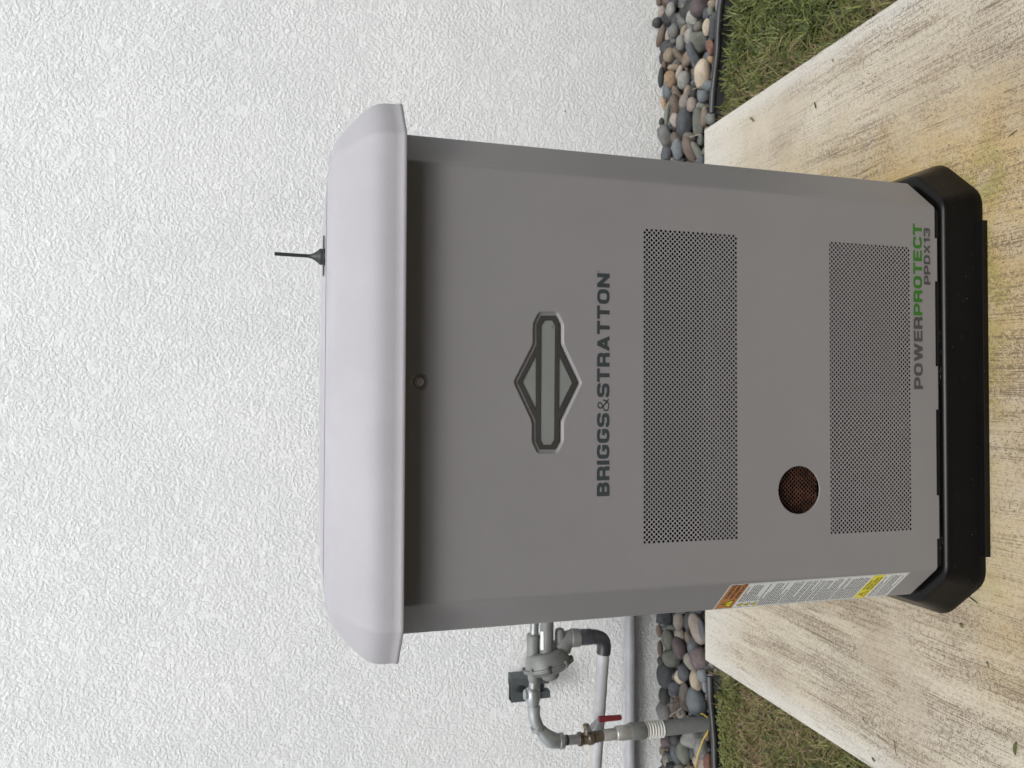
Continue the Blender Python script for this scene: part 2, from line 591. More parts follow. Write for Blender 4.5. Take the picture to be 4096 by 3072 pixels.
def stone_px(ox, oy, s, cx_, cy_, hx, hy, ang, mat, boxy=False, lift=0.0):
    px, py = ox + cx_ * s, oy + cy_ * s
    hx *= s * 1.09
    hy *= s * 1.09
    z = -0.028 + lift
    P = atZ(px, py, z)
    if P.y > WALL_Y - 0.035:
        P = atY(px, py, WALL_Y - 0.035)
    k = mpp(P)
    view = (P - CAM).normalized()
    # picture x is "down", picture y is "left"
    ix = -(U_ - view * U_.dot(view)).normalized()
    iy = -(R_ - view * R_.dot(view)).normalized()
    a = math.radians(ang)
    e1 = ix * math.cos(a) + iy * math.sin(a)
    e2 = -ix * math.sin(a) + iy * math.cos(a)
    th = 0.80 * min(hx, hy)
    put_stone(P, (e1 * hx * k, e2 * hy * k, e1.cross(e2).normalized() * th * k), mat, boxy)


R1 = (2550, 0, 0.2411)
R2 = (2550, 300, 0.2411)
R3 = (2550, 2440, 0.1929)
R4 = (2550, 2750, 0.1941)
S = [
    # right bed, upper half
    (R1, 360, 40, 50, 60, 0, 'br'), (R1, 430, 50, 40, 70, 0, 'tn'), (R1, 505, 30, 55, 55, 0, 'bg'), (R1, 550, 160, 80, 110, 0, 'lg', 0, .012),
    (R1, 415, 205, 70, 85, 0, 'pk'), (R1, 600, 10, 55, 35, 0, 'tp'), (R1, 800, 70, 75, 105, 25, 'tp'), (R1, 1020, 120, 150, 150, 0, 'pl', 0, .014),
    (R1, 1240, 60, 70, 65, 0, 'tn'), (R1, 1340, 80, 50, 110, 0, 'g'), (R1, 1215, 170, 55, 85, 0, 'gg'), (R1, 320, 375, 75, 80, 40, 'dk'),
    (R1, 410, 380, 45, 95, 20, 'sl'), (R1, 510, 350, 60, 105, 0, 'gg'), (R1, 650, 340, 80, 120, 25, 'dk'), (R1, 750, 370, 60, 115, 5, 'pl'),
    (R1, 905, 285, 105, 100, 20, 'lg', 1, .012), (R1, 835, 215, 55, 55, 0, 'bg'), (R1, 900, 410, 75, 90, 0, 'g'), (R1, 1010, 445, 78, 78, 0, 'tp', 0, .006),
    (R1, 1150, 450, 68, 128, 0, 'cr', 0, .004), (R1, 1285, 420, 95, 200, 5, 'sl', 1, .014), (R1, 1150, 240, 60, 100, 0, 'sl'), (R1, 385, 600, 60, 165, 15, 'br'),
    (R1, 600, 520, 95, 115, 0, 'g', 0, .008), (R1, 520, 600, 65, 95, 0, 'pk'), (R1, 775, 530, 60, 115, 10, 'tn'), (R1, 860, 600, 82, 118, 0, 'lg', 0, .006),
    (R1, 715, 720, 72, 128, 0, 'lg', 0, .014), (R1, 1010, 700, 165, 155, 0, 'gg', 1, .006), (R1, 1230, 790, 75, 120, -15, 'rd', 1), (R1, 515, 780, 140, 105, 0, 'dk', 0, .006),
    (R1, 600, 655, 55, 65, 0, 'g'), (R1, 530, 920, 98, 108, 0, 'tn', 0, .014), (R1, 700, 945, 52, 165, -40, 'br', 0, .012), (R1, 410, 960, 50, 95, 0, 'dk'),
    (R1, 835, 970, 80, 125, 20, 'tn', 0, .004), (R1, 960, 1020, 78, 290, -26, 'sl', 1, .016), (R1, 440, 1130, 45, 135, 0, 'br', 0, .004), (R1, 610, 1120, 115, 50, 0, 'tn'),
    (R1, 1210, 990, 55, 70, 0, 'or', 0, -.006), (R1, 1075, 1220, 132, 215, 0, 'cr', 0, .014), (R1, 550, 1320, 102, 138, -10, 'or', 0, .018), (R1, 765, 1330, 105, 132, 0, 'lg', 0, .010),
    (R1, 690, 1190, 45, 105, 20, 'pk'), (R1, 390, 1280, 50, 150, 0, 'dk'), (R1, 1280, 1210, 50, 135, 0, 'sl'), (R1, 520, 1500, 100, 145, 0, 'bg'),
    (R1, 655, 1560, 65, 140, -30, 'br'), (R1, 1030, 330, 60, 80, 0, 'dk', 0, -.014), (R1, 1150, 1380, 60, 60, 0, 'dk', 0, -.014), (R1, 640, 840, 70, 70, 0, 'dk', 0, -.016),
    (R1, 1060, 1400, 150, 80, 0, 'dk', 0, -.02),
    # right bed, lower half
    (R2, 830, 270, 60, 88, 10, 'tn'), (R2, 1180, 180, 105, 85, 0, 'bg'), (R2, 1090, 350, 98, 98, 0, 'bg', 0, .012), (R2, 925, 290, 52, 120, 0, 'dk'),
    (R2, 620, 490, 92, 150, -15, 'br', 0, .008), (R2, 435, 480, 42, 112, -15, 'or'), (R2, 780, 440, 88, 118, 0, 'tp', 0, .004), (R2, 900, 490, 78, 108, 0, 'pk', 0, .016),
    (R2, 1075, 510, 98, 78, 0, 'gg'), (R2, 620, 745, 75, 112, -10, 'pk', 0, .002), (R2, 780, 785, 138, 220, 0, 'sl', 0, .014), (R2, 1000, 780, 95, 205, 0, 'gg', 1, .008),
    (R2, 1110, 690, 60, 152, 0, 'tn', 0, .002), (R2, 485, 660, 42, 200, 5, 'gg'), (R2, 395, 780, 42, 62, 0, 'dk'), (R2, 470, 1030, 108, 195, -25, 'g', 1, .012),
    (R2, 640, 1060, 88, 110, -30, 'br', 0, .006), (R2, 860, 1040, 105, 88, 20, 'tp'), (R2, 670, 1230, 95, 152, -10, 'bg', 0, .012), (R2, 865, 1240, 100, 195, -25, 'br', 0, .014),
    (R2, 480, 1310, 88, 155, 0, 'sl'), (R2, 1010, 1290, 60, 185, -30, 'gg'), (R2, 1050, 1080, 50, 85, 0, 'gg'), (R2, 1215, 720, 85, 95, 0, 'g', 0, -.002),
    (R2, 1060, 1420, 60, 90, 0, 'sl'), (R2, 580, 640, 60, 80, 0, 'dk', 0, -.02), (R2, 740, 60, 60, 80, 0, 'dk', 0, -.02), (R2, 1000, 200, 60, 90, 0, 'dk', 0, -.015),
    (R2, 480, 1520, 95, 110, 0, 'dk'), (R2, 660, 1500, 95, 110, 20, 'g'), (R2, 860, 1540, 95, 110, -10, 'sl'), (R2, 1020, 1600, 80, 110, 10, 'br'),
    # left bed, next to the generator
    (R3, 550, 170, 172, 118, 0, 'sl', 1, .012), (R3, 850, 230, 112, 165, 5, 'tp', 0, .008), (R3, 1050, 250, 92, 175, 0, 'dk'), (R3, 1255, 390, 150, 300, -20, 'pk', 0, .012),
    (R3, 1370, 460, 80, 250, -15, 'sl', 0, .010), (R3, 640, 370, 122, 55, -5, 'g', 1), (R3, 450, 430, 62, 125, 0, 'br'), (R3, 640, 620, 118, 195, 0, 'gg', 0, .010),
    (R3, 870, 510, 105, 135, 0, 'tp', 0, .004), (R3, 1060, 590, 72, 145, -20, 'br'), (R3, 860, 790, 138, 212, -15, 'pl', 0, .016), (R3, 1170, 760, 132, 145, 0, 'sl', 0, .006),
    (R3, 1290, 1000, 205, 215, 0, 'pl', 0, .014), (R3, 700, 1010, 182, 182, 0, 'gg', 0, .010), (R3, 1100, 1080, 112, 175, -30, 'tp', 0, .000), (R3, 590, 1350, 192, 245, 0, 'sl', 0, .004),
    (R3, 890, 1380, 122, 135, 0, 'cr', 0, .002), (R3, 960, 1300, 122, 160, 0, 'sl', 0, .016), (R3, 1210, 1450, 120, 200, -8, 'cr', 0, .018), (R3, 1340, 1330, 92, 155, 0, 'bg', 0, .004),
    (R3, 470, 800, 55, 155, 0, 'br'), (R3, 780, 1600, 135, 115, 0, 'sl'), (R3, 1450, 1170, 120, 60, 0, 'dk'), (R3, 1395, 1560, 55, 140, 0, 'bg'),
    (R3, 900, -40, 150, 110, 0, 'g'), (R3, 1230, -30, 150, 110, 0, 'sl'), (R3, 560, -60, 120, 110, 0, 'br'), (R3, 960, 1180, 80, 80, 0, 'dk', 0, -.012), (R3, 480, 1060, 70, 90, 0, 'dk', 0, -.004),
    # left bed, round the riser pipe
    (R4, 550, 170, 112, 165, 0, 'dk'), (R4, 770, 80, 125, 125, 0, 'sl'), (R4, 970, 200, 102, 265, 0, 'tp', 1, .006), (R4, 1210, 290, 185, 280, -10, 'bg', 0, .016),
    (R4, 540, 480, 142, 195, 0, 'g', 0, .004), (R4, 760, 300, 82, 180, 0, 'g'), (R4, 900, 520, 105, 115, 0, 'tp'), (R4, 600, 1120, 125, 125, 0, 'pl'),
    (R4, 790, 1090, 125, 100, 20, 'dk', 0, .006), (R4, 1120, 1060, 225, 165, 15, 'g', 1, .010), (R4, 960, 1320, 152, 220, 0, 'gg', 0, .008), (R4, 1310, 1250, 150, 200, 10, 'g', 0, .008),
    (R4, 800, 1380, 112, 215, -15, 'sl', 0, .004), (R4, 620, 1510, 105, 122, 0, 'tp', 0, .004), (R4, 1300, 1530, 160, 130, 0, 'pk', 0, .010), (R4, 1460, 1520, 88, 145, 0, 'rd', 1, .008),
    (R4, 1140, 1350, 62, 125, 0, 'sl', 0, .010), (R4, 880, 1660, 125, 85, 0, 'gg'), (R4, 1100, 1700, 125, 95, 0, 'tn'), (R4, 520, 1720, 105, 85, 0, 'sl'),
    (R4, 700, 780, 90, 130, 0, 'sl'), (R4, 900, 780, 100, 120, 0, 'g'), (R4, 1150, 720, 110, 150, 0, 'dk'), (R4, 560, 860, 90, 120, 0, 'g'), (R4, 1300, 760, 90, 130, 0, 'tp', 0, -.01),
    (R4, 520, 1300, 70, 90, 0, 'br', 0, -.004), (R4, 690, 560, 60, 60, 0, 'br', 0, -.014), (R4, 1430, 980, 60, 110, 0, 'br', 0, -.014),
]
for s_ in S:
    (ox, oy, k_), a_ = s_[0], s_[1:]
    bx = bool(a_[6]) if len(a_) > 6 else False
    lf = a_[7] if len(a_) > 7 else 0.0
    stone_px(ox, oy, k_, a_[0], a_[1], a_[2], a_[3], a_[4], a_[5], bx, lf)

# the rest of the bed: smaller stones filling the gaps and the ends outside the frame, one mass
keys = ['g', 'sl', 'dk', 'br', 'tp', 'bg']
rs = random.Random(11)
tmpl = []
for k in range(5):
    b2 = bmesh.new()
    bmesh.ops.create_icosphere(b2, subdivisions=1, radius=1)
    for v in b2.verts:
        v.co *= 1 + 0.25 * mn.noise(v.co * 1.3 + Vector((k * 9, 0, 0)))
    b2.verts.ensure_lookup_table()
    tmpl.append(([v.co.copy() for v in b2.verts], [[v.index for v in f.verts] for f in b2.faces]))
    b2.free()
vs, fs, mi = [], [], []
for k in range(1500):
    if k < 900:
        x = rs.choice((-1, 1)) * rs.uniform(0.35, 1.35)
        r0 = rs.uniform(.010, .020)
        z = -0.052 + rs.uniform(0, .012)
    else:
        x = rs.choice((-1, 1)) * rs.uniform(1.36, 2.5)
        if rs.random() < 0.25:
            x = rs.uniform(-.4, .4)
        r0 = rs.uniform(.022, .042)
        z = -0.035
    y = rs.uniform(1.05 if abs(x) < .9 else 1.06 - .0 , WALL_Y - .02)
    if abs(x) < 0.90 and y < PADB + 0.02:
        y = PADB + 0.02
    V, Fc = tmpl[k % 5]
    e = Matrix.Rotation(rs.uniform(0, 6.3), 3, 'Z') @ Matrix.Rotation(rs.uniform(0, 6.3), 3, 'X')
    sc3 = (r0 * rs.uniform(.8, 1.3), r0 * rs.uniform(.7, 1.0), r0 * rs.uniform(.6, .9))
    b0 = len(vs)
    for v in V:
        q = e @ Vector((v.x * sc3[0], v.y * sc3[1], v.z * sc3[2]))
        vs.append((x + q.x, y + q.y, z + q.z))
    m_ = rs.randrange(len(keys))
    for f in Fc:
        fs.append([b0 + i for i in f])
        mi.append(m_)
gp = mesh_obj('pebbles', vs, fs, kind='stuff', smooth=True)
for k in keys:
    gp.data.materials.append(SM[k])
gp.data.polygons.foreach_set('material_index', mi)

# lawn edging: round bead on a thin buried strip
def edging(p0, p1, label):
    p0, p1 = Vector(p0), Vector(p1)
    root = thing('lawn_edging', label, 'edging', 'black lawn edging strips', p0)
    n = 12
    pts = [p0.lerp(p1, i / n) + Vector((0, 0, 0.0025 * math.sin(i * 1.7))) for i in range(n + 1)]
    b = bmesh.new()
    add_tube(b, pts, 0.0105, 16)
    adopt(auto_smooth(bm_obj('bead', b, M['edging'])), root)
    b = bmesh.new()
    d = (p1 - p0).normalized()
    nrm = Vector((-d.y, d.x, 0)).normalized()
    if nrm.y > 0:
        nrm = -nrm
    prof = [(0.0025, -0.008), (0.0035, -0.022), (0.0030, -0.045), (0.0015, -0.075), (-0.0015, -0.075), (-0.0025, -0.008)]
    rows = [[b.verts.new(p + nrm * q + Vector((0, 0, zz))) for q, zz in prof] for p in pts]
    for a_, c_ in zip(rows, rows[1:]):
        for k in range(len(prof)):
            b.faces.new((a_[k], a_[(k + 1) % len(prof)], c_[(k + 1) % len(prof)], c_[k]))
    b.faces.new(rows[0]); b.faces.new(rows[-1][::-1])
    adopt(auto_smooth(bm_obj('strip', b, M['edging'])), root)
    # dark disc on the capped end, painted as the tube's inner shade
    b = bmesh.new()
    dd = (p0 - p1).normalized()
    add_lathe(b, p0, dd, [(0.0002, 0.0070), (0.0008, 0.0068)], 16)
    adopt(bm_obj('end_shade_disc', b, M['inside']), root)


eR0, eR1 = atZ(2847, 452, 0.0), atZ(2893, -100, 0.0)
eL0, eL1 = atZ(2838, 2706, 0.0), atZ(2868, 3170, 0.0)
edging(eR0, eR1 + (eR1 - eR0) * 0.8, 'black plastic lawn edging between stones and the greener grass, right of the generator')
edging(eL0, eL1 + (eL1 - eL0) * 1.2, 'black plastic lawn edging between stones and the browner grass, in front of the gas riser')

# ------------------------------------------------------------------ generator
gen = thing('generator', 'grey standby generator cabinet with pale lid and black plastic base on concrete pad', 'generator', loc=(0, 0.3, 0))


def G_(o):
    return adopt(o, gen)


A, CDX, CDY = 0.360, 0.069, 0.071
ZB, ZT = 0.0861, 1.165
DEPTH = 0.64


def fold_outline(n=4, r=0.005):
    """plan of the cabinet shell from the front right fold round the back to the front left fold"""
    P = [Vector((A - 0.016, 0)), Vector((A, 0)), Vector((A + CDX, CDY)), Vector((A + CDX, DEPTH)), Vector((-A - CDX, DEPTH)), Vector((-A - CDX, CDY)), Vector((-A, 0)), Vector((-A + 0.016, 0))]
    out = [P[0], P[0].lerp(P[1], .12)]
    for i in range(1, len(P) - 1):
        a_, b_, c_ = P[i - 1], P[i], P[i + 1]
        u = (a_ - b_).normalized() * r
        v = (c_ - b_).normalized() * r
        out.append(b_ + u * 1.5)
        for k in range(n + 1):
            t_ = k / n
            out.append((b_ + u).lerp(b_, t_).lerp(b_.lerp(b_ + v, t_), t_))
        out.append(b_ + v * 1.5)
    out += [P[-1].lerp(P[-2], .12), P[-1]]
    return out


ol = fold_outline()
vs = [(p.x, p.y, ZB) for p in ol] + [(p.x, p.y, ZT) for p in ol]
n = len(ol)
fs = [(i, i + 1, i + 1 + n, i + n) for i in range(n - 1)]
shell = mesh_obj('side_panels', vs, fs, M['body'], smooth=True)
G_(shell)

# front panel, a sheet with openings
VX0, VX1 = -0.2815, 0.2765
V1 = (0.5340, 0.7215)
V2 = (0.1480, 0.3340)
FX = A - 0.016


def poly_offset(pts, d):
    n = len(pts)
    area = sum(pts[i][0] * pts[(i + 1) % n][1] - pts[(i + 1) % n][0] * pts[i][1] for i in range(n))
    sg = 1 if area > 0 else -1
    out = []
    for i in range(n):
        p0, p1, p2 = Vector(pts[i - 1]), Vector(pts[i]), Vector(pts[(i + 1) % n])
        a_ = (p1 - p0).normalized()
        b_ = (p2 - p1).normalized()
        n1 = Vector((a_.y, -a_.x)) * sg
        n2 = Vector((b_.y, -b_.x)) * sg
        m_ = (n1 + n2)
        m_ = m_ / max(0.3, m_.dot(n1))
        out.append(p1 + m_ * d)
    return out


def z5(x, y):
    P = atY(1900 + x * .5424, 1100 + y * .5424, 0.003)
    return (P.x, P.z)


badge = [z5(*p) for p in [(485, 300), (590, 300), (622, 370), (622, 512), (755, 795), (620, 1075), (620, 1225), (585, 1287), (475, 1287), (445, 1225), (445, 1075), (312, 790), (452, 515), (452, 365)]]
bbar = [z5(*p) for p in [(510, 335), (568, 335), (590, 375), (583, 1215), (560, 1252), (495, 1252), (478, 1215), (484, 375)]]
btri1 = [z5(*p) for p in [(448, 588), (345, 790), (447, 995)]]
btri2 = [z5(*p) for p in [(617, 590), (715, 795), (613, 1000)]]


def smooth_poly(pts, r, n=4, sup=0.0):
    out = []
    m_ = len(pts)
    for i in range(m_):
        p0, p1, p2 = Vector(pts[i - 1]), Vector(pts[i]), Vector(pts[(i + 1) % m_])
        u = (p0 - p1).normalized() * min(r, (p0 - p1).length * .45)
        v = (p2 - p1).normalized() * min(r, (p2 - p1).length * .45)
        if sup:
            out.append(p1 + u + u.normalized() * sup)
        for k in range(n + 1):
            t_ = k / n
            out.append((p1 + u).lerp(p1, t_).lerp(p1.lerp(p1 + v, t_), t_))
        if sup:
            out.append(p1 + v + v.normalized() * sup)
    return out


hole_b = smooth_poly(poly_offset(badge, 0.0078), 0.006)
LOCK = (-0.0007, 1.1190)
EXH = (-0.1960, 0.4028)


def circ(c, r, n=40):
    return [Vector((c[0] + r * math.cos(2 * math.pi * k / n), c[1] + r * math.sin(2 * math.pi * k / n))) for k in range(n)]


def filled(name, loops, mat, y0, smooth=False, parent=None):
    cu = bpy.data.curves.new(name, 'CURVE')
    cu.dimensions = '2D'
    cu.fill_mode = 'BOTH'
    for lp in loops:
        sp = cu.splines.new('POLY')
        sp.points.add(len(lp) - 1)
        for i, p in enumerate(lp):
            sp.points[i].co = (p[0], p[1], 0, 1)
        sp.use_cyclic_u = True
    tmp = bpy.data.objects.new('tmp', cu)
    COL.objects.link(tmp)
    dg = bpy.context.evaluated_depsgraph_get()
    me = bpy.data.meshes.new_from_object(tmp.evaluated_get(dg))
    bpy.data.objects.remove(tmp)
    bpy.data.curves.remove(cu)
    me.name = name
    for v in me.vertices:
        v.co = Vector((v.co.x, y0, v.co.y))
    bm = bmesh.new()
    bm.from_mesh(me)
    for f in bm.faces:
        f.normal_update()
        if f.normal.y > 0:
            f.normal_flip()
    bm.to_mesh(me)
    bm.free()
    me.materials.clear()
    o = link_obj(name, me, mat)
    return o


TABS = [atY(3742, a_, 0).x for a_ in (953, 1125, 1465, 1638, 1982, 2155)]
outer = [(-FX, ZT), (-FX, ZB)]
for k in (5, 3, 1):
    x0, x1 = TABS[k], TABS[k - 1]
    outer += [(x0, ZB), (x0, ZB - .0055), (x1, ZB - .0055), (x1, ZB)]
outer += [(FX, ZB), (FX, ZT)]
rect = lambda z: [(VX0, z[0]), (VX1, z[0]), (VX1, z[1]), (VX0, z[1])]
fp = filled('front_panel', [outer, rect(V1), rect(V2), circ(EXH, 0.0455, 56), circ(LOCK, 0.0150, 32), hole_b], M['body'], 0.0)
G_(fp)

# pressed recess round the badge
loops = [(0.0078, 0.0), (0.0068, 0.0004), (0.0056, 0.0020), (0.0040, 0.0038), (0.0028, 0.0046), (0.0012, 0.0048), (-0.004, 0.0048)]
rings = []
for d, y in loops:
    rings.append([(p.x, y, p.y) for p in smooth_poly(poly_offset(badge, d), 0.006 * max(0.12, (d + .002) / .0098))])
vs = [p for r in rings for p in r]
n = len(rings[0])
fs = [(i * n + j, i * n + (j + 1) % n, (i + 1) * n + (j + 1) % n, (i + 1) * n + j) for i in range(len(rings) - 1) for j in range(n)]
rc = G_(mesh_obj('badge_recess', vs, fs, M['body'], smooth=True))

bp = G_(filled('badge', [badge, bbar, btri1, btri2], M['badge_dark'], 0.0030))
bs_ = bp.modifiers.new('thick', 'SOLIDIFY'); bs_.thickness = 0.0014; bs_.offset = 1
for lp in (bbar, btri1, btri2):
    o = filled('badge_inlay', [lp], M['badge_silver'], 0.0034)
    o.parent = bp
    o.matrix_parent_inverse = Matrix.Identity(4)
c_r = z5(573, 383)
o = filled('registered_mark', [circ(c_r, .0020, 18), circ(c_r, .0015, 18)], M['ink'], 0.0027)
o.parent = bp

# lock: dished recess with flanged hex screw
b = bmesh.new()
add_lathe(b, (LOCK[0], 0, LOCK[1]), (0, 1, 0), [(0.0, 0.0152), (0.0008, 0.0142), (0.0035, 0.0112), (0.0058, 0.0100), (0.0062, 0.0080)], 32)
bmesh.ops.delete(b, geom=[f for f in b.faces if len(f.verts) > 4 and f.calc_center_median().y < 0.002], context='FACES_ONLY')
bmesh.ops.reverse_faces(b, faces=b.faces)
dish = G_(auto_smooth(bm_obj('screw_recess', b, M['body']), 50))
b = bmesh.new()
add_lathe(b, (LOCK[0], 0.0050, LOCK[1]), (0, -1, 0), [(0.0, 0.0074), (0.0012, 0.0074), (0.0016, 0.0066)], 28)
add_lathe(b, (LOCK[0], 0.0040, LOCK[1]), (0, -1, 0), [(0.0, 0.0050), (0.0034, 0.0050), (0.0040, 0.0042), (0.0030, 0.0034)], 6)
G_(auto_smooth(bm_obj('hex_screw', b, M['steel'])))


# perforated vents: a real sheet with staggered round holes
def perf_mesh(name, w, h, cols, rows, r, depth, mat, clip=None):
    """staggered lattice in the XZ plane, centred; clip(x, z) True keeps a hole"""
    px, pz = w / (cols), h / (rows)
    vs, fs = [], []
    vid = {}

    def V(x, z, y=0.0):
        k = (round(x, 6), round(z, 6), round(y, 6))
        if k not in vid:
            vid[k] = len(vs)
            vs.append((x, y, z))
        return vid[k]
    for j in range(rows):
        z = (j + .5) * pz
        offx = 0.5 if j % 2 else 0.0
        for i in range(cols):
            x = (i + .25 + offx) * px
            corners = [(x + px / 2, z), (x, z + pz), (x - px / 2, z), (x, z - pz)]
            # clamp to the sheet's rectangle
            cl = [(min(max(a_, 0), w), min(max(b_, 0), h)) for a_, b_ in corners]
            hole = [(x + r * math.cos(math.pi * k / 4), z + r * math.sin(math.pi * k / 4)) for k in range(8)]
            if clip and not clip(x - w / 2, z - h / 2):
                fs.append([V(*c) for c in cl])
                continue
            for q in range(4):
                c0, c1 = cl[q], cl[(q + 1) % 4]
                h0, h1, h2 = hole[(2 * q) % 8], hole[(2 * q + 1) % 8], hole[(2 * q + 2) % 8]
                fs.append([V(*c0), V(*h1), V(*h0)])
                fs.append([V(*c0), V(*c1), V(*h1)])
                fs.append([V(*c1), V(*h2), V(*h1)])
            for k in range(8):
                a_, b_ = hole[k], hole[(k + 1) % 8]
                fs.append([V(*a_), V(*b_), V(b_[0], b_[1], depth), V(a_[0], a_[1], depth)])
    for i in range(cols):                     # close the notches along the sheet's edges
        fs.append([V((i + .25) * px, 0), V(min((i + 1.25) * px, w), 0), V((i + .75) * px, pz / 2)])
        o5 = .75 if (rows - 1) % 2 else .25
        fs.append([V((i + o5) * px, h), V(min((i + o5 + .5) * px, w), (rows - .5) * pz), V(min((i + o5 + 1) * px, w), h)])
    for j in range(-1, rows + 1):
        za, zb = max(0, (j - .5) * pz), min(h, (j + 1.5) * pz)
        zc2 = min(h, max(0, (j + .5) * pz))
        if j % 2:
            fs.append([V(0, za), V(.25 * px, zc2), V(0, zb)])
        else:
            fs.append([V(w, za), V(w - .25 * px, zc2), V(w, zb)])
    out = []
    for f in fs:
        g_ = []
        for k in f:
            if not g_ or g_[-1] != k:
                g_.append(k)
        if len(g_) > 2 and g_[0] == g_[-1]:
            g_.pop()
        if len(set(g_)) >= 3 and len(set(g_)) == len(g_):
            out.append(g_)
    vs = [(x - w / 2, y, z - h / 2) for x, y, z in vs]
    me = bpy.data.meshes.new(name)
    me.from_pydata(vs, [], out)
    me.update()
    me.materials.append(mat)
    return me


COLS, ROWS = 63, 41
w_, h_ = VX1 - VX0, V1[1] - V1[0]
vent_me = perf_mesh('perforated_vent', w_, h_, COLS, ROWS, 0.0025, 0.0007, M['body'])
for z in (V1, V2):
    o = bpy.data.objects.new('perforated_vent', vent_me)
    COL.objects.link(o)
    o.location = ((VX0 + VX1) / 2, 0.0002, (z[0] + z[1]) / 2)
    G_(o)
# small slivers left at the sheets' edges by the staggering
slv, slf = [], []
pz_ = h_ / ROWS
px_ = w_ / COLS
for z in (V1, V2):
    for j in range(ROWS + 1):
        # left side: diamonds of even rows reach x=-px/4 (clamped), odd rows start at +px/4
        zc_ = z[0] + (j) * pz_
        pass
    b0 = len(slv)
    slv += [(VX0 - .001, 0.0012, z[0] - .001), (VX0 + px_ * .02, 0.0012, z[0] - .001), (VX0 + px_ * .02, 0.0012, z[1] + .001), (VX0 - .001, 0.0012, z[1] + .001)]
    slf.append((b0, b0 + 1, b0 + 2, b0 + 3))
# interior seen through the holes
b = bmesh.new()
bm_box(b, (-0.34, 0.03, 0.10), (0.34, 0.60, 1.10))
for f in list(b.faces):
    if f.normal.y < -0.5:
        b.faces.remove(f)
inn = G_(bm_obj('inner_housing', b, M['inside']))
b = bmesh.new()
bm_box(b, (-0.30, 0.055, 0.50), (0.30, 0.075, 0.565), .004)
bm_box(b, (-0.05, 0.06, 0.12), (0.30, 0.08, 0.30), .004)
G_(bm_obj('inner_panel', b, M['insul']))

# exhaust opening: rim and rusty perforated disc
b = bmesh.new()
add_lathe(b, (EXH[0], 0, EXH[1]), (0, 1, 0), [(0.0, 0.0455), (0.0010, 0.0447), (0.0024, 0.0447)], 56)
bmesh.ops.delete(b, geom=[f for f in b.faces if len(f.verts) > 4], context='FACES_ONLY')
G_(auto_smooth(bm_obj('exhaust_rim', b, M['body']), 60))
RX = 0.057
dm = perf_mesh('rusty_screen', 2 * RX, 2 * RX, 14, 24, 0.0028, 0.0010, M['rust'], clip=lambda x, z: x * x + z * z < 0.056 ** 2)
o = bpy.data.objects.new('rusty_screen', dm)
COL.objects.link(o)
o.location = (EXH[0], 0.022, EXH[1] - .004)
o.rotation_euler = (math.radians(8), 0, 0)
G_(o)

# lid: octagonal plan, upright skirt, chamfered shoulder and soft crown
LF, LX, LOX, LOY = -0.045, 0.3895, 0.4620, 0.022
LB = DEPTH + 0.045
ZL = 1.1475


def lid_ring(inset, z, n=6):
    P = [Vector((-LX, LF)), Vector((LX, LF)), Vector((LOX, LOY)), Vector((LOX, LB)), Vector((-LOX, LB)), Vector((-LOX, LOY))]
    P = poly_offset([(p.x, p.y) for p in P], -inset)
    r = 0.005 + inset * 0.14
    out = smooth_poly(P, r, n, 0.0025)
    return [(p.x, p.y, z) for p in out]


prof = [(0.0035, ZL + .0005), (0.0010, ZL), (0.0, ZL + .001), (0.0, ZL + .0060), (0.0011, ZL + .0075), (0.0013, ZL + .018), (0.0018, ZL + .030),
        (0.0036, ZL + .0400), (0.0078, ZL + .0500), (0.0145, ZL + .0600), (0.0240, ZL + .0710), (0.0365, ZL + .0835), (0.0460, ZL + .0925), (0.0540, ZL + .0995), (0.0625, ZL + .1062),
        (0.0730, ZL + .1110), (0.0880, ZL + .1150), (0.112, ZL + .1175), (0.150, ZL + .1185)]
rings = [lid_ring(i_, z_) for i_, z_ in prof]
vs = [p for r in rings for p in r]
n = len(rings[0])
fs = [(i * n + j, i * n + (j + 1) % n, (i + 1) * n + (j + 1) % n, (i + 1) * n + j) for i in range(len(rings) - 1) for j in range(n)]
fs.append([(len(rings) - 1) * n + j for j in range(n)])
# underside
under = [lid_ring(0.0035, ZL + .0005), lid_ring(0.005, ZL + .02)]
b0 = len(vs)
vs += under[1]
fs += [(b0 + j, b0 + (j + 1) % n, (j + 1) % n, j) for j in range(n)]
fs.append([b0 + j for j in range(n)][::-1])
lid = G_(mesh_obj('lid', vs, fs, M['lid'], smooth=True))
lid.data.set_sharp_from_angle(angle=math.radians(70))

# antenna on the lid
AY = 0.17
base = atY(1300, 1028, AY)
zt = ZL + .119
base.z = zt
ant = G_(bpy.data.objects.new('antenna', bpy.data.meshes.new('antenna')))
COL.objects.link(ant)
tip = atY(1098, 1015, AY)
c1 = atY(1250, 1025, AY)
k = mpp(base)
b = bmesh.new()
add_lathe(b, base + Vector((0, 0, .003)), (0, 0, 1), [(0, .0145), (.0055, .0145), (.0065, .0138), (.0100, .0105), (.0150, .0068), (.0205, .0040), (.0245, .0034)], 32)
b.to_mesh(ant.data)
b.free()
ant.data.materials.append(M['bolt'])
auto_smooth(ant)
b = bmesh.new()
add_tube(b, [base + Vector((0, 0, .020)), c1.lerp(tip, .15), tip], 0.0032, 14)
o = bm_obj('antenna_mast', b, M['bolt']); auto_smooth(o)
adopt(o, gen); 
b = bmesh.new()
bm_box(b, (base.x - .033, base.y - .015, zt + .0010), (base.x + .036, base.y + .015, zt + .0035), .0008)
G_(bm_obj('antenna_bracket', b, M['bolt']))
b = bmesh.new()
add_lathe(b, base, (0, 0, 1), [(-.002, .0150), (.0012, .0150)], 28)
G_(bm_obj('antenna_gasket', b, M['strut']))


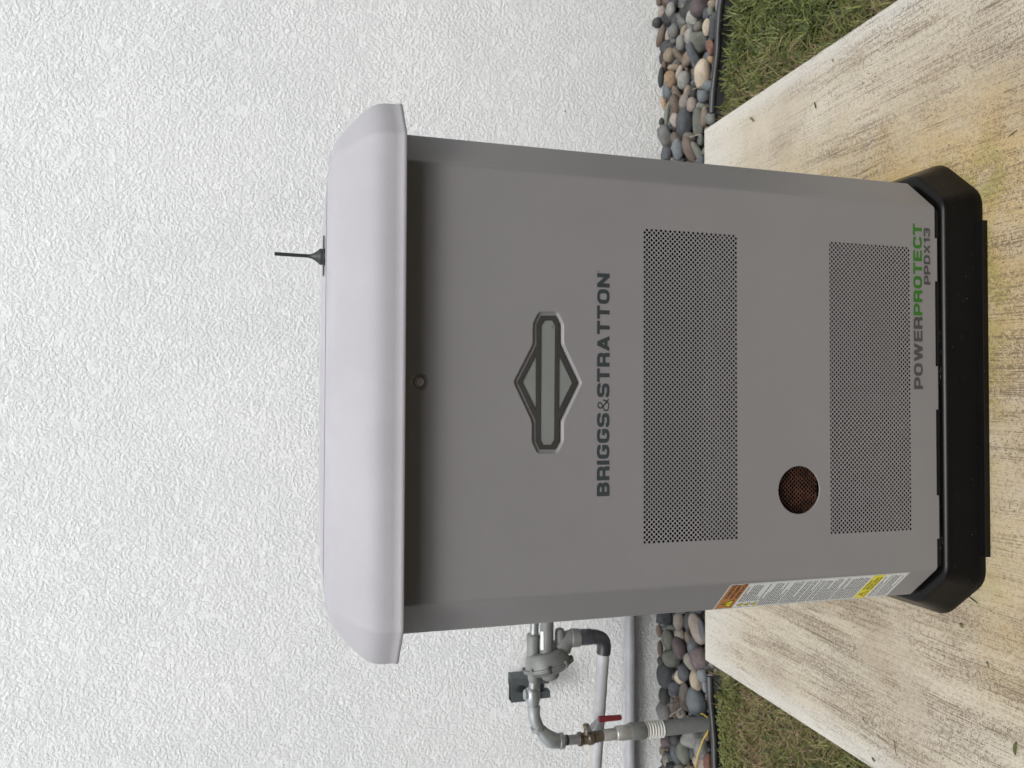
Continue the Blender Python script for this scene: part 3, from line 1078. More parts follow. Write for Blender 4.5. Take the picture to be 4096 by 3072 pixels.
# black plastic base
def base_ring(off, z, r=0.014):
    P = [Vector((-0.3740, -0.005)), Vector((0.3740, -0.005)), Vector((0.4480, 0.073)), Vector((0.4510, DEPTH + .03)), Vector((-0.4510, DEPTH + .03)), Vector((-0.4480, 0.073))]
    P = poly_offset([(p.x, p.y) for p in P], off)
    return [(p.x, p.y, z) for p in smooth_poly(P, r, 5, 0.003)]


prof = [(-0.075, 0.068, .005), (-0.030, 0.069, .008), (-0.013, 0.0695, .010), (-0.007, 0.0690, .012), (-0.0020, 0.0665, .014), (0.0008, 0.062, .016), (0.0040, 0.054, .018), (0.0120, 0.034, .022), (0.0225, 0.012, .024), (0.0275, 0.003, .024), (0.0270, 0.0, .024)]
rings = [base_ring(o_, z_, r_) for o_, z_, r_ in prof]
vs = [p for r in rings for p in r]
n = len(rings[0])
fs = [(i * n + j, i * n + (j + 1) % n, (i + 1) * n + (j + 1) % n, (i + 1) * n + j) for i in range(len(rings) - 1) for j in range(n)]
fs.append(list(range(n)))
bo = G_(mesh_obj('base', vs, fs, M['black'], smooth=True))
sv, sf = [], []
rq = random.Random(9)
for cxs, nn_, sp_ in ((atY(3772, 1485, 0).x, 34, .012), (atY(3765, 2160, 0).x, 14, .016), (atY(3770, 1330, 0).x, 5, .01), (-.25, 6, .05), (.1, 6, .08)):
    for k in range(nn_):
        x_ = cxs + rq.gauss(0, sp_)
        y_ = rq.uniform(.003, .016)
        l_s = rq.uniform(.0008, .0045)
        a_ = rq.uniform(0, 3.14)
        w_s = rq.uniform(.0002, .0006)
        dx2, dy2 = math.cos(a_) * l_s, math.sin(a_) * l_s * .5
        b0 = len(sv)
        for q in ((-dx2, -dy2 - w_s), (dx2, dy2 - w_s), (dx2, dy2 + w_s), (-dx2, -dy2 + w_s)):
            yy = y_ + q[1]
            sv.append((x_ + q[0], yy, .0702))
        sf.append((b0, b0 + 1, b0 + 2, b0 + 3))
G_(mesh_obj('scuff_marks', sv, sf, M['text'], kind='stuff'))
b = bmesh.new()
bm_box(b, (-0.333, -0.0435, 0.0005), (0.330, -0.010, 0.0125), .0008)
G_(bm_obj('base_strip', b, M['black']))
# plinth between base and cabinet
b = bmesh.new()
ins = [(p.x * .985, p.y + (.008 if p.y < .3 else -.008)) for p in ol[1:-1]]
vv = [b.verts.new((x, y, .064)) for x, y in ins]
v2 = [b.verts.new((x, y, .10)) for x, y in ins]
for i in range(len(vv) - 1):
    b.faces.new((vv[i], vv[i + 1], v2[i + 1], v2[i]))
b.faces.new((vv[-1], vv[0], v2[0], v2[-1]))
G_(bm_obj('plinth', b, M['inside']))

# ------------------------------------------------------------------ lettering, built from wide strokes
T_ = 2.15


def round_path(pts, closed, r):
    out = []
    m_ = len(pts)
    for i in range(m_):
        if not closed and i in (0, m_ - 1):
            out.append(Vector(pts[i][:2]))
            continue
        rr_ = pts[i][2] if len(pts[i]) > 2 else r
        p0, p1, p2 = Vector(pts[i - 1][:2]), Vector(pts[i][:2]), Vector(pts[(i + 1) % m_][:2])
        if rr_ <= 0.01:
            out.append(p1)
            continue
        u = (p0 - p1).normalized() * min(rr_, (p0 - p1).length * .5)
        v = (p2 - p1).normalized() * min(rr_, (p2 - p1).length * .5)
        for k in range(5):
            t_ = k / 4
            out.append((p1 + u).lerp(p1, t_).lerp(p1.lerp(p1 + v, t_), t_))
    return out


def ribbon(path, closed, t):
    m_ = len(path)
    L, Rr = [], []
    for i in range(m_):
        if closed or 0 < i < m_ - 1:
            a_ = (path[i] - path[i - 1])
            b_ = (path[(i + 1) % m_] - path[i])
            a_ = a_.normalized() if a_.length > 1e-6 else b_.normalized()
            b_ = b_.normalized() if b_.length > 1e-6 else a_
        elif i == 0:
            a_ = b_ = (path[1] - path[0]).normalized()
        else:
            a_ = b_ = (path[i] - path[i - 1]).normalized()
        n1, n2 = Vector((-a_.y, a_.x)), Vector((-b_.y, b_.x))
        m2 = n1 + n2
        m2 = m2 / max(.5, m2.dot(n1))
        L.append(path[i] + m2 * t / 2)
        Rr.append(path[i] - m2 * t / 2)
    q = []
    for i in range(m_ if closed else m_ - 1):
        j = (i + 1) % m_
        q.append((L[i], L[j], Rr[j], Rr[i]))
    return q


h0 = T_ / 2
l_, r_, b_0, t_0, m_0 = h0, 7.2 - h0, h0, 10 - h0, 5.1
GL = {
    'B': (7.2, [([(l_, 0, 0), (l_, 10, 0)], 0), ([(l_, t_0), (r_ - .2, t_0), (r_ - .2, m_0), (l_, m_0)], 0, 2.0), ([(l_, b_0), (r_, b_0), (r_, m_0), (l_, m_0)], 0, 2.0)]),
    'R': (7.2, [([(l_, 0, 0), (l_, 10, 0)], 0), ([(l_, t_0), (r_, t_0), (r_, 4.4), (l_, 4.4)], 0, 1.8), ([(r_ - 1.2, 4.4), (r_ + .1, 3.6), (r_ + .1, 0)], 0, 1.0)]),
    'I': (T_, [([(l_, 0, 0), (l_, 10, 0)], 0)]),
    'G': (7.3, [([(r_, 7.1), (r_, t_0), (l_, t_0), (l_, b_0), (r_, b_0), (r_, 4.7, 0.01), (3.9, 4.7)], 0, 2.2)]),
    'S': (7.0, [([(r_, 7.2), (r_, t_0), (l_, t_0), (l_, m_0), (r_, m_0), (r_, b_0), (l_, b_0), (l_, 2.9)], 0, 1.9)]),
    'T': (7.0, [([(0, t_0, 0), (7.0, t_0, 0)], 0), ([(3.5, t_0), (3.5, 0)], 0)]),
    'A': (7.9, [([(1.05, 0), (3.95, 10.0 - .2)], 0), ([(6.85, 0), (3.95, 10.0 - .2)], 0), ([(1.9, 2.9), (6.0, 2.9)], 0)]),
    'O': (7.6, [([(l_, t_0), (7.6 - h0, t_0), (7.6 - h0, b_0), (l_, b_0)], 1, 2.6)]),
    'N': (7.4, [([(l_, 0), (l_, 10)], 0), ([(7.4 - h0, 0), (7.4 - h0, 10)], 0), ([(l_ + .1, 9.2), (7.3 - h0, .8)], 0)]),
    'P': (7.0, [([(l_, 0), (l_, 10)], 0), ([(l_, t_0), (r_, t_0), (r_, 4.0), (l_, 4.0)], 0, 1.9)]),
    'W': (11.0, [([(1.0, 10), (3.35, .1)], 0), ([(3.2, .1), (5.5, 9.9)], 0), ([(7.8, .1), (5.5, 9.9)], 0), ([(10.0, 10), (7.65, .1)], 0)]),
    'E': (6.6, [([(6.6, t_0), (l_, t_0, .01), (l_, b_0, .01), (6.6, b_0)], 0, .01), ([(l_, m_0), (6.2, m_0)], 0)]),
    'C': (7.1, [([(r_, 6.9), (r_, t_0), (l_, t_0), (l_, b_0), (r_, b_0), (r_, 3.1)], 0, 2.3)]),
    'D': (7.4, [([(l_, t_0, .01), (7.4 - h0, t_0, 2.6), (7.4 - h0, b_0, 2.6), (l_, b_0, .01)], 1, 2.4)]),
    'X': (7.4, [([(1.0, 0), (6.4, 10)], 0), ([(1.0, 10), (6.4, 0)], 0)]),
    '1': (4.0, [([(2.9, 0), (2.9, 10)], 0), ([(.3, 7.4), (2.9, 9.4)], 0)]),
    '3': (7.0, [([(l_, 7.2), (l_, t_0), (r_, t_0), (r_, m_0), (3.0, m_0)], 0, 1.9), ([(3.0, m_0), (r_, m_0), (r_, b_0), (l_, b_0), (l_, 2.9)], 0, 1.9)]),
    '&': (6.6, [([(6.6, .5), (2.6, 5.4), (1.7, 7.2), (2.4, 9.2), (4.4, 9.2), (4.9, 7.2), (3.2, 5.6), (.8, 4.4), (.5, 1.6), (2.4, .5), (4.6, .8), (5.6, 2.6), (6.2, 5.2)], 0, 1.0)]),
}


def lettering(name, text, x0, x1, z0, z1, mat, y=-0.0006, gap=1.0, xs=1.0):
    adv = 0
    glyph = []
    for ch in text:
        W, strokes = GL[ch]
        glyph.append((adv, ch, strokes))
        adv += W + gap
    adv -= gap
    sx, sz = (x1 - x0) / adv, (z1 - z0) / 10
    vs, fs = [], []
    for off, ch, strokes in glyph:
        for si, st_ in enumerate(strokes):
            pts, closed = st_[0], st_[1]
            rad = st_[2] if len(st_) > 2 else 0.01
            th = 0.75 if ch == '&' else T_
            path = round_path(pts, closed, rad)
            for q in ribbon(path, closed, th):
                b0 = len(vs)
                for p in q:
                    vs.append((x0 + (off + p.x) * sx, y - si * 0.00012, z0 + min(max(p.y, 0), 10) * sz))
                fs.append((b0, b0 + 1, b0 + 2, b0 + 3))
    o = mesh_obj(name, vs, fs, mat)
    return G_(o)


lettering('brand_lettering', 'BRIGGS&STRATTON', -0.1955, 0.1925, 0.7868, 0.8100, M['ink'], gap=0.95)
xp0, xp1 = -0.0045, 0.3245
wa = sum(GL[c][0] + .95 for c in 'POWER')
wb = sum(GL[c][0] + .95 for c in 'PROTECT') - .95
xm = xp0 + (xp1 - xp0) * wa / (wa + wb)
lettering('model_lettering', 'POWER', xp0, xm - .95 * (xp1 - xp0) / (wa + wb), 0.1180, 0.1393, M['ink2'])
lettering('model_lettering', 'PROTECT', xm, xp1, 0.1180, 0.1393, M['green'])
lettering('model_lettering', 'PPDX13', 0.2040, 0.3170, 0.0980, 0.1135, M['ink2'])


def small_text(name, body, size, mat, mtx, xscale=1.0, bold=0.0):
    cu = bpy.data.curves.new(name, 'FONT')
    cu.body = body
    cu.size = size
    cu.offset = bold
    cu.resolution_u = 2
    tmp = bpy.data.objects.new('tmp', cu)
    COL.objects.link(tmp)
    dg = bpy.context.evaluated_depsgraph_get()
    me = bpy.data.meshes.new_from_object(tmp.evaluated_get(dg))
    bpy.data.objects.remove(tmp)
    bpy.data.curves.remove(cu)
    me.name = name
    for v in me.vertices:
        v.co = mtx @ Vector((v.co.x * xscale, v.co.y, 0))
    me.materials.clear()
    return link_obj(name, me, mat)


FR = lambda x, z, y=-0.0006: Matrix(((1, 0, 0, x), (0, 0, -1, y), (0, 1, 0, z), (0, 0, 0, 1)))
G_(small_text('trademark_print', 'TM', 0.0030, M['ink2'], FR(0.3262, 0.1160)))
G_(small_text('trademark_print', '®', 0.0045, M['ink'], FR(0.1940, 0.8060)))

# ------------------------------------------------------------------ warning label on the left corner panel
ux = Vector((CDX, -CDY, 0)).normalized()           # reading direction, left to right
un = Vector((-CDY, -CDX, 0)).normalized()          # out of the panel
Lo = Vector((-A - CDX, CDY, 0))
LW = (Vector((CDX, CDY, 0))).length
lz0, lz1 = 0.1470, 0.5455


def lab(u, z, d=0.0):
    return Lo + ux * u + un * (0.0004 + d) + Vector((0, 0, z))


def lquad(name, u0, u1, z0, z1, mat, d, parent=None, r=0.0):
    pts = [(u0, z0), (u1, z0), (u1, z1), (u0, z1)]
    if r:
        pts = smooth_poly(pts, r, 4)
    o = mesh_obj(name, [lab(p[0], p[1], d) for p in pts], [list(range(len(pts)))], mat)
    return o


u0_, u1_ = 0.0020, 0.0925
label = G_(lquad('warning_label', u0_, u1_, lz0, lz1, M['white_label'], 0.0, r=0.004))
def LP(o):
    o.parent = label
    o.matrix_parent_inverse = Matrix.Translation(-Vector(gen.location)) if False else Matrix.Identity(4)
    return o


LP(lquad('orange_header', u0_ + .003, u1_ - .003, lz1 - .0400, lz1 - .003, M['orange'], .0002))
zy = atY(3500, 2330, 0.03).z
LP(lquad('yellow_band', u0_ + .003, u1_ - .003, 0.2020, 0.2290, M['yellow'], .0002))
# thin printed border
bq = []
for (a0, a1, c0, c1) in [(u0_ + .0018, u1_ - .0018, lz1 - .0022, lz1 - .0017), (u0_ + .0018, u1_ - .0018, lz0 + .0017, lz0 + .0022), (u0_ + .0018, u0_ + .0023, lz0 + .002, lz1 - .002), (u1_ - .0023, u1_ - .0018, lz0 + .002, lz1 - .002)]:
    bq.append([(a0, c0), (a1, c0), (a1, c1), (a0, c1)])
vs = [lab(p[0], p[1], .0002) for q in bq for p in q]
LP(mesh_obj('printed_border', vs, [[4 * i, 4 * i + 1, 4 * i + 2, 4 * i + 3] for i in range(4)], M['text']))


def tri(uc, zc_, s, name='hazard_triangle', d=.0004):
    o = mesh_obj(name, [lab(uc - s * .62, zc_ - s * .5, d), lab(uc + s * .62, zc_ - s * .5, d), lab(uc, zc_ + s * .55, d)], [(0, 1, 2)], M['black_ink'])
    LP(o)
    s2 = s * .78
    o2 = mesh_obj('triangle_face', [lab(uc - s2 * .60, zc_ - s2 * .52, d + .0002), lab(uc + s2 * .60, zc_ - s2 * .52, d + .0002), lab(uc, zc_ + s2 * .52, d + .0002)], [(0, 1, 2)], M['yellow'])
    LP(o2)
    o3 = mesh_obj('triangle_symbol', [lab(uc - s * .06, zc_ - s * .1, d + .0004), lab(uc + s * .06, zc_ - s * .1, d + .0004), lab(uc + s * .08, zc_ + s * .28, d + .0004), lab(uc - s * .08, zc_ + s * .28, d + .0004),
                                      lab(uc - s * .07, zc_ - s * .30, d + .0004), lab(uc + s * .07, zc_ - s * .30, d + .0004), lab(uc + s * .07, zc_ - s * .18, d + .0004), lab(uc - s * .07, zc_ - s * .18, d + .0004)], [(0, 1, 2, 3), (4, 5, 6, 7)], M['black_ink'])
    LP(o3)


tri(u0_ + .020, lz1 - .0215, .024)
tri(u0_ + .018, 0.2155, .019)
for k in range(3):
    tri(u0_ + .0125, lz1 - .052 - k * .0150, .0125, 'small_hazard_triangle')
rot = Matrix(((ux.x, 0, un.x, 0), (ux.y, 0, un.y, 0), (0, 1, 0, 0), (0, 0, 0, 1)))


def ltext(body, u, z, size, mat, bold=0.0002, xs=1.0):
    P = lab(u, z, .0004)
    LP(small_text('heading_print', body, size, mat, Matrix.Translation(P) @ rot, xs, bold))


ltext('WARNING', u0_ + .038, lz1 - .0150, .0105, M['black_ink'])
ltext('AVERTISSEMENT', u0_ + .038, lz1 - .0255, .0098, M['black_ink'], xs=.68)
ltext('ADVERTENCIA', u0_ + .038, lz1 - .0365, .0105, M['black_ink'], xs=.75)
ltext('CAUTION', u0_ + .034, 0.2205, .0078, M['black_ink'])
ltext('MISE EN GARDE', u0_ + .034, 0.2122, .0076, M['black_ink'], xs=.85)
ltext('PRECAUCION', u0_ + .034, 0.2040, .0076, M['black_ink'], xs=.95)
# body copy: rows of word-length marks, too small to read in the photograph
vs, fs = [], []
rt = random.Random(5)


def words(ua, ub, z, hgt):
    u = ua
    while u < ub - .004:
        wl_ = rt.uniform(.003, .010)
        e_ = min(u + wl_, ub)
        b0 = len(vs)
        for p in [(u, z), (e_, z), (e_, z + hgt), (u, z + hgt)]:
            vs.append(lab(p[0], p[1], .0003))
        fs.append((b0, b0 + 1, b0 + 2, b0 + 3))
        u = e_ + .0014


z = lz1 - .0470
row = 0
while z > lz0 + .006:
    if 0.1995 < z < 0.2315:
        z = 0.1950
    ua = u0_ + .006
    if z > lz1 - .092:
        ua = u0_ + .024
    full = rt.random()
    ub = u1_ - .007 if full < .72 else u0_ + rt.uniform(.030, .070)
    words(ua, ub, z, .0024)
    z -= .0046 if rt.random() < .86 else .0066
    row += 1
LP(mesh_obj('small_print', vs, fs, M['text'], kind='stuff'))

# the flat printed part carries slight relief
# ------------------------------------------------------------------ gas plumbing left of the cabinet
GY = 1.06


def z6(x, y, Y=GY):
    return atY(2000 + x * .4352, 2350 + y * .4352, Y)


def r6(w, P):
    return w * .4352 * mpp(P) / 2


def tube6(name, pts, wid, mat, Y=GY, seg=24):
    P = [z6(x, y, Y) if not isinstance(Y, (list, tuple)) else z6(x, y, Y[i]) for i, (x, y) in enumerate(pts)]
    ws = wid if isinstance(wid, (list, tuple)) else [wid] * len(pts)
    b = bmesh.new()
    add_tube(b, P, [r6(w_, p) for w_, p in zip(ws, P)], seg)
    return auto_smooth(bm_obj(name, b, mat), 40)


def arc6(a_, b_, c_, n=8):
    return [tuple(v) for v in bend((*a_, 0), (*b_, 0), (*c_, 0), n)]


xy = lambda pts: [(p[0], p[1]) for p in pts]

gp0 = atZ(2831, 2890, -0.05)
gas = thing('gas_pipe', 'grey gas riser pipe with brass ball valve, red lever and elbow beside the wall', 'gas pipe', loc=z6(1900, 1250))
AD = lambda o: adopt(o, gas)
AD(tube6('riser', [(1480, 1297), (1950, 1245)], [137, 131], M['riser']))
# ribbed pale collar
pts, ws = [], []
for k in range(49):
    f_ = k / 48
    pts.append((1335 + f_ * 150, 1311 - f_ * 14))
    ws.append(148 + 10 * math.cos(f_ * 2 * math.pi * 6) - 4 * (1 - f_))
AD(tube6('ribbed_collar', pts, ws, M['wrap']))
AD(tube6('reducer', [(1190, 1322), (1200, 1321), (1318, 1316), (1326, 1314), (1345, 1312)], [146, 150, 150, 140, 90], M['riser']))
AD(tube6('coupling', [(1062, 1341), (1070, 1340), (1150, 1333), (1192, 1326)], [112, 128, 134, 134], M['nickel']))
AD(tube6('union', [(945, 1360), (955, 1359), (1060, 1345), (1066, 1344)], [96, 104, 106, 100], M['nickel']))
pts = [(712, 1396), (722, 1395), (745, 1393), (755, 1391), (800, 1385), (810, 1384), (850, 1376), (860, 1374), (880, 1371), (900, 1369), (945, 1361)]
AD(tube6('valve_body', pts, [98, 124, 124, 106, 108, 126, 126, 100, 108, 100, 94], M['brass']))
vb = [o for o in gas.children if o.name.startswith('valve_body')][0]
# bonnet, nut and lever
P0 = z6(800, 1330, GY - .025)
b = bmesh.new()
add_lathe(b, z6(805, 1345, GY - .02), z6(792, 1265, GY - .02) - z6(805, 1345, GY - .02), [(0, .012), (.010, .011), (.018, .009)], 20)
add_lathe(b, z6(794, 1285, GY - .02), z6(792, 1265, GY - .02) - z6(805, 1345, GY - .02), [(0, .0115), (.008, .0115), (.010, .009)], 6)
AD(auto_smooth(bm_obj('valve_stem', b, M['brass'])))
b = bmesh.new()


def bar(bm, p0, p1, w0, w1, th):
    p0, p1 = Vector(p0), Vector(p1)
    d = (p1 - p0).normalized()
    v = (p0 - CAM).normalized()
    s = d.cross(v).normalized()
    nn = s.cross(d).normalized()
    q = []
    for p, ww in ((p0, w0), (p1, w1)):
        q.append([bm.verts.new(p + s * a_ * ww / 2 + nn * c_ * th / 2) for a_, c_ in ((-1, -1), (1, -1), (1, 1), (-1, 1))])
    for k in range(4):
        bm.faces.new((q[0][k], q[0][(k + 1) % 4], q[1][(k + 1) % 4], q[1][k]))
    bm.faces.new(q[0][::-1])
    bm.faces.new(q[1])


bar(b, z6(800, 1305, GY - .03), z6(835, 1290, GY - .03), .018, .018, .006)
bar(b, z6(833, 1292, GY - .03), z6(915, 1205, GY - .035), .016, .013, .006)
lever = AD(bm_obj('lever', b, paint('dull_steel', (0.13, 0.135, 0.14), 0.5, 260, 0.2, 0.2, metal=0.2)))
b = bmesh.new()
bar(b, z6(903, 1212, GY - .036), z6(1118, 1193, GY - .036), .0195, .0165, .009)
bmesh.ops.bevel(b, geom=list(b.edges), offset=.003, segments=3, affect='EDGES')
grip = bm_obj('red_grip', b, M['red'])
grip.parent = lever
grip.matrix_parent_inverse = lever.matrix_parent_inverse.copy() if False else Matrix.Identity(4)
AD(tube6('nipple', [(585, 1405), (715, 1396)], 88, M['galv']))
AD(tube6('nipple_band', [(604, 1403), (622, 1402)], 91, M['bolt']))
AD(tube6('elbow_collar', [(540, 1410), (546, 1410), (578, 1407), (584, 1406)], [130, 142, 142, 130], M['galv']))
AD(tube6('elbow', xy(arc6((545, 1409), (455, 1420), (375, 1310), 8)), [128, 134, 142, 146, 144, 138, 128, 118, 108], M['galv']))
AD(tube6('street_elbow', xy(arc6((400, 1345), (320, 1250), (312, 1165), 8)), [84, 90, 96, 104, 110, 112, 112, 112, 112], M['galv']))
AD(tube6('elbow_band', [(352, 1300), (335, 1268)], [124, 124], M['galv']))
AD(tube6('elbow_band', [(312, 1170), (312, 1120), (311, 1108)], [112, 116, 120], M['galv']))
AD(tube6('elbow_rim', [(311, 1108), (310, 1095), (310, 1085)], [118, 122, 108], M['galv']))
AD(tube6('tee', [(308, 1090), (305, 1070), (302, 1030), (300, 990), (300, 940), (302, 925)], [86, 112, 136, 138, 126, 92], M['galv']))
AD(tube6('tee_outlet', [(270, 985), (225, 985)], [96, 92], M['galv']))
AD(tube6('nipple', [(306, 935), (310, 862)], 84, M['galv']))
AD(tube6('swivel', [(311, 868), (312, 850), (310, 800), (308, 730)], [92, 106, 116, 112], M['regulator']))

reg = thing('gas_regulator', 'grey round gas pressure regulator with bolted diaphragm case, left of the cabinet', 'regulator', loc=z6(440, 690))
AR = lambda o: adopt(o, reg)
c0 = z6(440, 705)
dn = (z6(470, 800, GY + .0) - z6(430, 600, GY + .0)).normalized() + Vector((0, -0.18, 0))
dn.normalize()
k6 = .4352 * mpp(c0)
b = bmesh.new()
# case: from the tower side (negative) to the tip (positive)
add_lathe(b, c0, dn, [(-128 * k6, 60 * k6), (-125 * k6, 150 * k6), (-118 * k6, 172 * k6), (-95 * k6, 188 * k6), (-60 * k6, 202 * k6), (-20 * k6, 212 * k6), (-8 * k6, 214 * k6), (-6 * k6, 232 * k6), (6 * k6, 234 * k6), (7 * k6, 228 * k6), (9 * k6, 234 * k6), (20 * k6, 234 * k6), (24 * k6, 214 * k6),
                      (48 * k6, 190 * k6), (70 * k6, 150 * k6), (84 * k6, 92 * k6), (95 * k6, 84 * k6), (118 * k6, 78 * k6), (136 * k6, 58 * k6), (144 * k6, 26 * k6), (146 * k6, 0)], 48)
AR(auto_smooth(bm_obj('diaphragm_case', b, M['regulator']), 40))
# bolts round the flange
uu = dn.orthogonal().normalized()
vv_ = dn.cross(uu)
for k in range(8):
    a_ = 2 * math.pi * (k + .3) / 8
    p = c0 + (uu * math.cos(a_) + vv_ * math.sin(a_)) * 222 * k6
    b = bmesh.new()
    add_lathe(b, p - dn * 26 * k6, dn, [(0, 13 * k6), (14 * k6, 14 * k6), (15 * k6, 20 * k6), (52 * k6, 20 * k6), (54 * k6, 12 * k6), (62 * k6, 12 * k6)], 8)
    AR(auto_smooth(bm_obj('flange_bolt', b, M['bolt'] if k % 2 else M['regulator'])))
AR(tube6('spring_tower', [(428, 600), (430, 450), (432, 330), (433, 300), (434, 180)], [128, 124, 122, 132, 132], M['regulator'], Y=GY - .015))
AR(tube6('relief_vent', [(552, 600), (552, 540), (550, 420), (548, 385), (547, 370)], [104, 96, 94, 80, 30], M['regulator'], Y=GY - .005))
AR(tube6('vent_collar', [(552, 548), (552, 600)], 104, M['regulator'], Y=GY - .006))
AR(tube6('body_outlet', [(560, 560), (590, 500), (630, 466), (650, 463)], [190, 175, 150, 150], M['regulator']))
AR(tube6('outlet_collar', [(645, 463), (652, 463), (715, 461), (727, 460), (732, 460)], [150, 166, 166, 160, 140], M['regulator']))
AR(tube6('inlet_fitting', [(305, 640), (305, 560), (306, 475), (308, 440), (310, 425)], [120, 116, 120, 128, 100], M['regulator'], Y=GY + .01))
AR(tube6('inlet_pipe', [(312, 440), (318, 330), (322, 180)], 80, M['galv'], Y=GY + .01))
AR(tube6('inlet_pipe_ring', [(312, 432), (314, 420)], 90, M['galv'], Y=GY + .01))
# white sticker wrapped on the tower
pa = [z6(372 + 14 * j, yy, GY - .015 - r6(124, c0) * (0.52 + .14 * j) - .0006) for yy in (405, 575) for j in range(3)]
AR(mesh_obj('white_sticker', pa, [(0, 1, 4, 3), (1, 2, 5, 4)], M['white_label']))

vp = thing('vent_pipe', 'light grey pipe with black elbow leaving the regulator towards the lower left', 'pipe', loc=z6(945, 640))
AV = lambda o: adopt(o, vp)
AV(tube6('black_elbow', [(725, 458)] + xy(arc6((840, 452), (968, 445), (955, 560), 8)) + [(950, 612)], [138, 136, 134, 132, 132, 132, 132, 132, 130, 128, 126], M['dark_pipe']))
AV(tube6('elbow_socket', [(728, 458), (735, 458), (835, 452), (840, 452)], [140, 146, 146, 136], M['dark_pipe']))
AV(tube6('tube', [(950, 600), (905, 1280), (878, 1700), (868, 1850)], [112, 108, 104, 104], M['pvc_light'], Y=[GY, GY + .05, GY + .08, GY + .09]))
AV(tube6('cream_strip', [(886, 1290), (866, 1560), (848, 1850)], [96, 92, 90], M['cream'], Y=[GY + .062, GY + .083, GY + .10]))

wcd = thing('wall_conduit', 'thick grey conduit running level along the foot of the white wall', 'conduit', loc=atY(2522, 2800, WALL_Y - .03))
Yc = WALL_Y - .030
p_a, p_b = atY(2521, 3000, Yc), atY(2521, 2480, Yc)
dxc = (p_b - p_a).normalized()
b = bmesh.new()
add_tube(b, [p_a - dxc * 1.6, p_a, p_b, p_b + dxc * 0.55], 22.5 * mpp(p_a), 28)
adopt(auto_smooth(bm_obj('conduit_tube', b, M['pvc'])), wcd)

# strut bracket on the wall behind the pipes
stt = thing('strut_bracket', 'dark slate slotted strut bracket on the white wall behind the gas pipe', 'bracket', loc=z6(285, 935, WALL_Y))
Ys = WALL_Y - .125
pA, pB = z6(108, 850, Ys), z6(372, 1032, Ys)
xL, xR = min(pA.x, pB.x), max(pA.x, pB.x)
zH, zL_ = max(pA.z, pB.z), min(pA.z, pB.z)
sl_c = z6(190, 932, Ys)
sw, sh = .020, .015
slot = [(sl_c.x + sw / 2 * 1.0 * a_ + b_ * sh * math.cos(t2), sl_c.z + sh * math.sin(t2)) for a_, b_, t2 in []]
slot = circ((sl_c.x, sl_c.z), 1, 20)
slot = [Vector((sl_c.x + (p.x - sl_c.x) * .013, sl_c.z + (p.y - sl_c.z) * .020)) for p in slot]
fo = filled('strut_face', [[(xL, zL_), (xR, zL_), (xR, zH), (xL, zH)], slot], M['strut'], Ys)
md = fo.modifiers.new('t', 'SOLIDIFY'); md.thickness = .003; md.offset = -1
adopt(fo, stt)
b = bmesh.new()
bm_box(b, (xL - .0005, Ys + .0031, zL_ - .0005), (xL + .003, Ys + .036, zH + .0005))
bm_box(b, (xR - .003, Ys + .0031, zL_ - .0005), (xR + .0005, Ys + .036, zH + .0005))
bm_box(b, (xL + .001, Ys + .0361, zL_), (xR - .001, Ys + .040, zH))
adopt(bm_obj('strut_sides', b, M['strut']), stt)
b = bmesh.new()
pC = z6(465, 1000, Ys)
bm_box(b, (xL + .002, Ys + .004, pC.z), (xL + .026, Ys + .036, zL_ - .001))
bm_box(b, (xR - .026, Ys + .004, pC.z + .004), (xR - .002, Ys + .036, zL_ - .001))
bm_box(b, (xL + .030, Ys + .012, pC.z + .018), (xR - .030, Ys + .034, zL_ - .001))
adopt(bm_obj('strut_foot', b, M['strut']), stt)
b = bmesh.new()
bm_box(b, ((xL + xR) / 2 - .02, Ys + .0405, zL_ + .02), ((xL + xR) / 2 + .02, WALL_Y + .002, zH - .02))
adopt(bm_obj('strut_arm', b, M['strut']), stt)

# yellow tracer wire at the riser's foot
def r4(x, y, z):
    return atZ(2550 + x * .1941, 2750 + y * .1941, z)


b = bmesh.new()
wp = [r4(1450, 880, .004), r4(1446, 925, .006), r4(1420, 965, .008), r4(1370, 1040, .012), r4(1325, 1140, .014), r4(1285, 1250, .016), r4(1245, 1370, .016), r4(1215, 1500, .014), r4(1200, 1620, .012), r4(1190, 1800, .006)]
add_tube(b, wp, .0023, 10)
tag(auto_smooth(bm_obj('tracer_wire', b, M['wire'])), 'yellow wire lying over the stones left of the riser pipe foot', 'wire')
b = bmesh.new()
add_tube(b, [r4(1440, 620, .0), r4(1400, 585, .006), r4(1360, 552, .006), r4(1310, 540, .0)], .0023, 10)
tag(auto_smooth(bm_obj('tracer_wire', b, M['wire'])), 'short yellow wire end poking out right of the riser pipe foot', 'wire')

# ------------------------------------------------------------------ lawn
GM = []
for nm, c, c2 in [('grass_green', (0.071, 0.086, 0.019), (0.117, 0.132, 0.034)), ('grass_deep', (0.027, 0.042, 0.011), (0.049, 0.072, 0.019)), ('grass_olive', (0.089, 0.090, 0.023), (0.136, 0.132, 0.040)),
                  ('grass_straw', (0.206, 0.158, 0.084), (0.299, 0.232, 0.130)), ('grass_brown', (0.112, 0.081, 0.042), (0.177, 0.135, 0.074)), ('grass_bright', (0.112, 0.142, 0.034), (0.163, 0.190, 0.055))]:
    t = NT(nm, 0.55, spec=0.3)
    t.color(t.mix(t.rng(t.noise(18, 3, 0.6), .3, .7), c, c2))
    t.b.inputs['Transmission Weight'].default_value = 0.0
    GM.append(t.m)

rg = random.Random(21)
gv, gf, gm = [], [], []


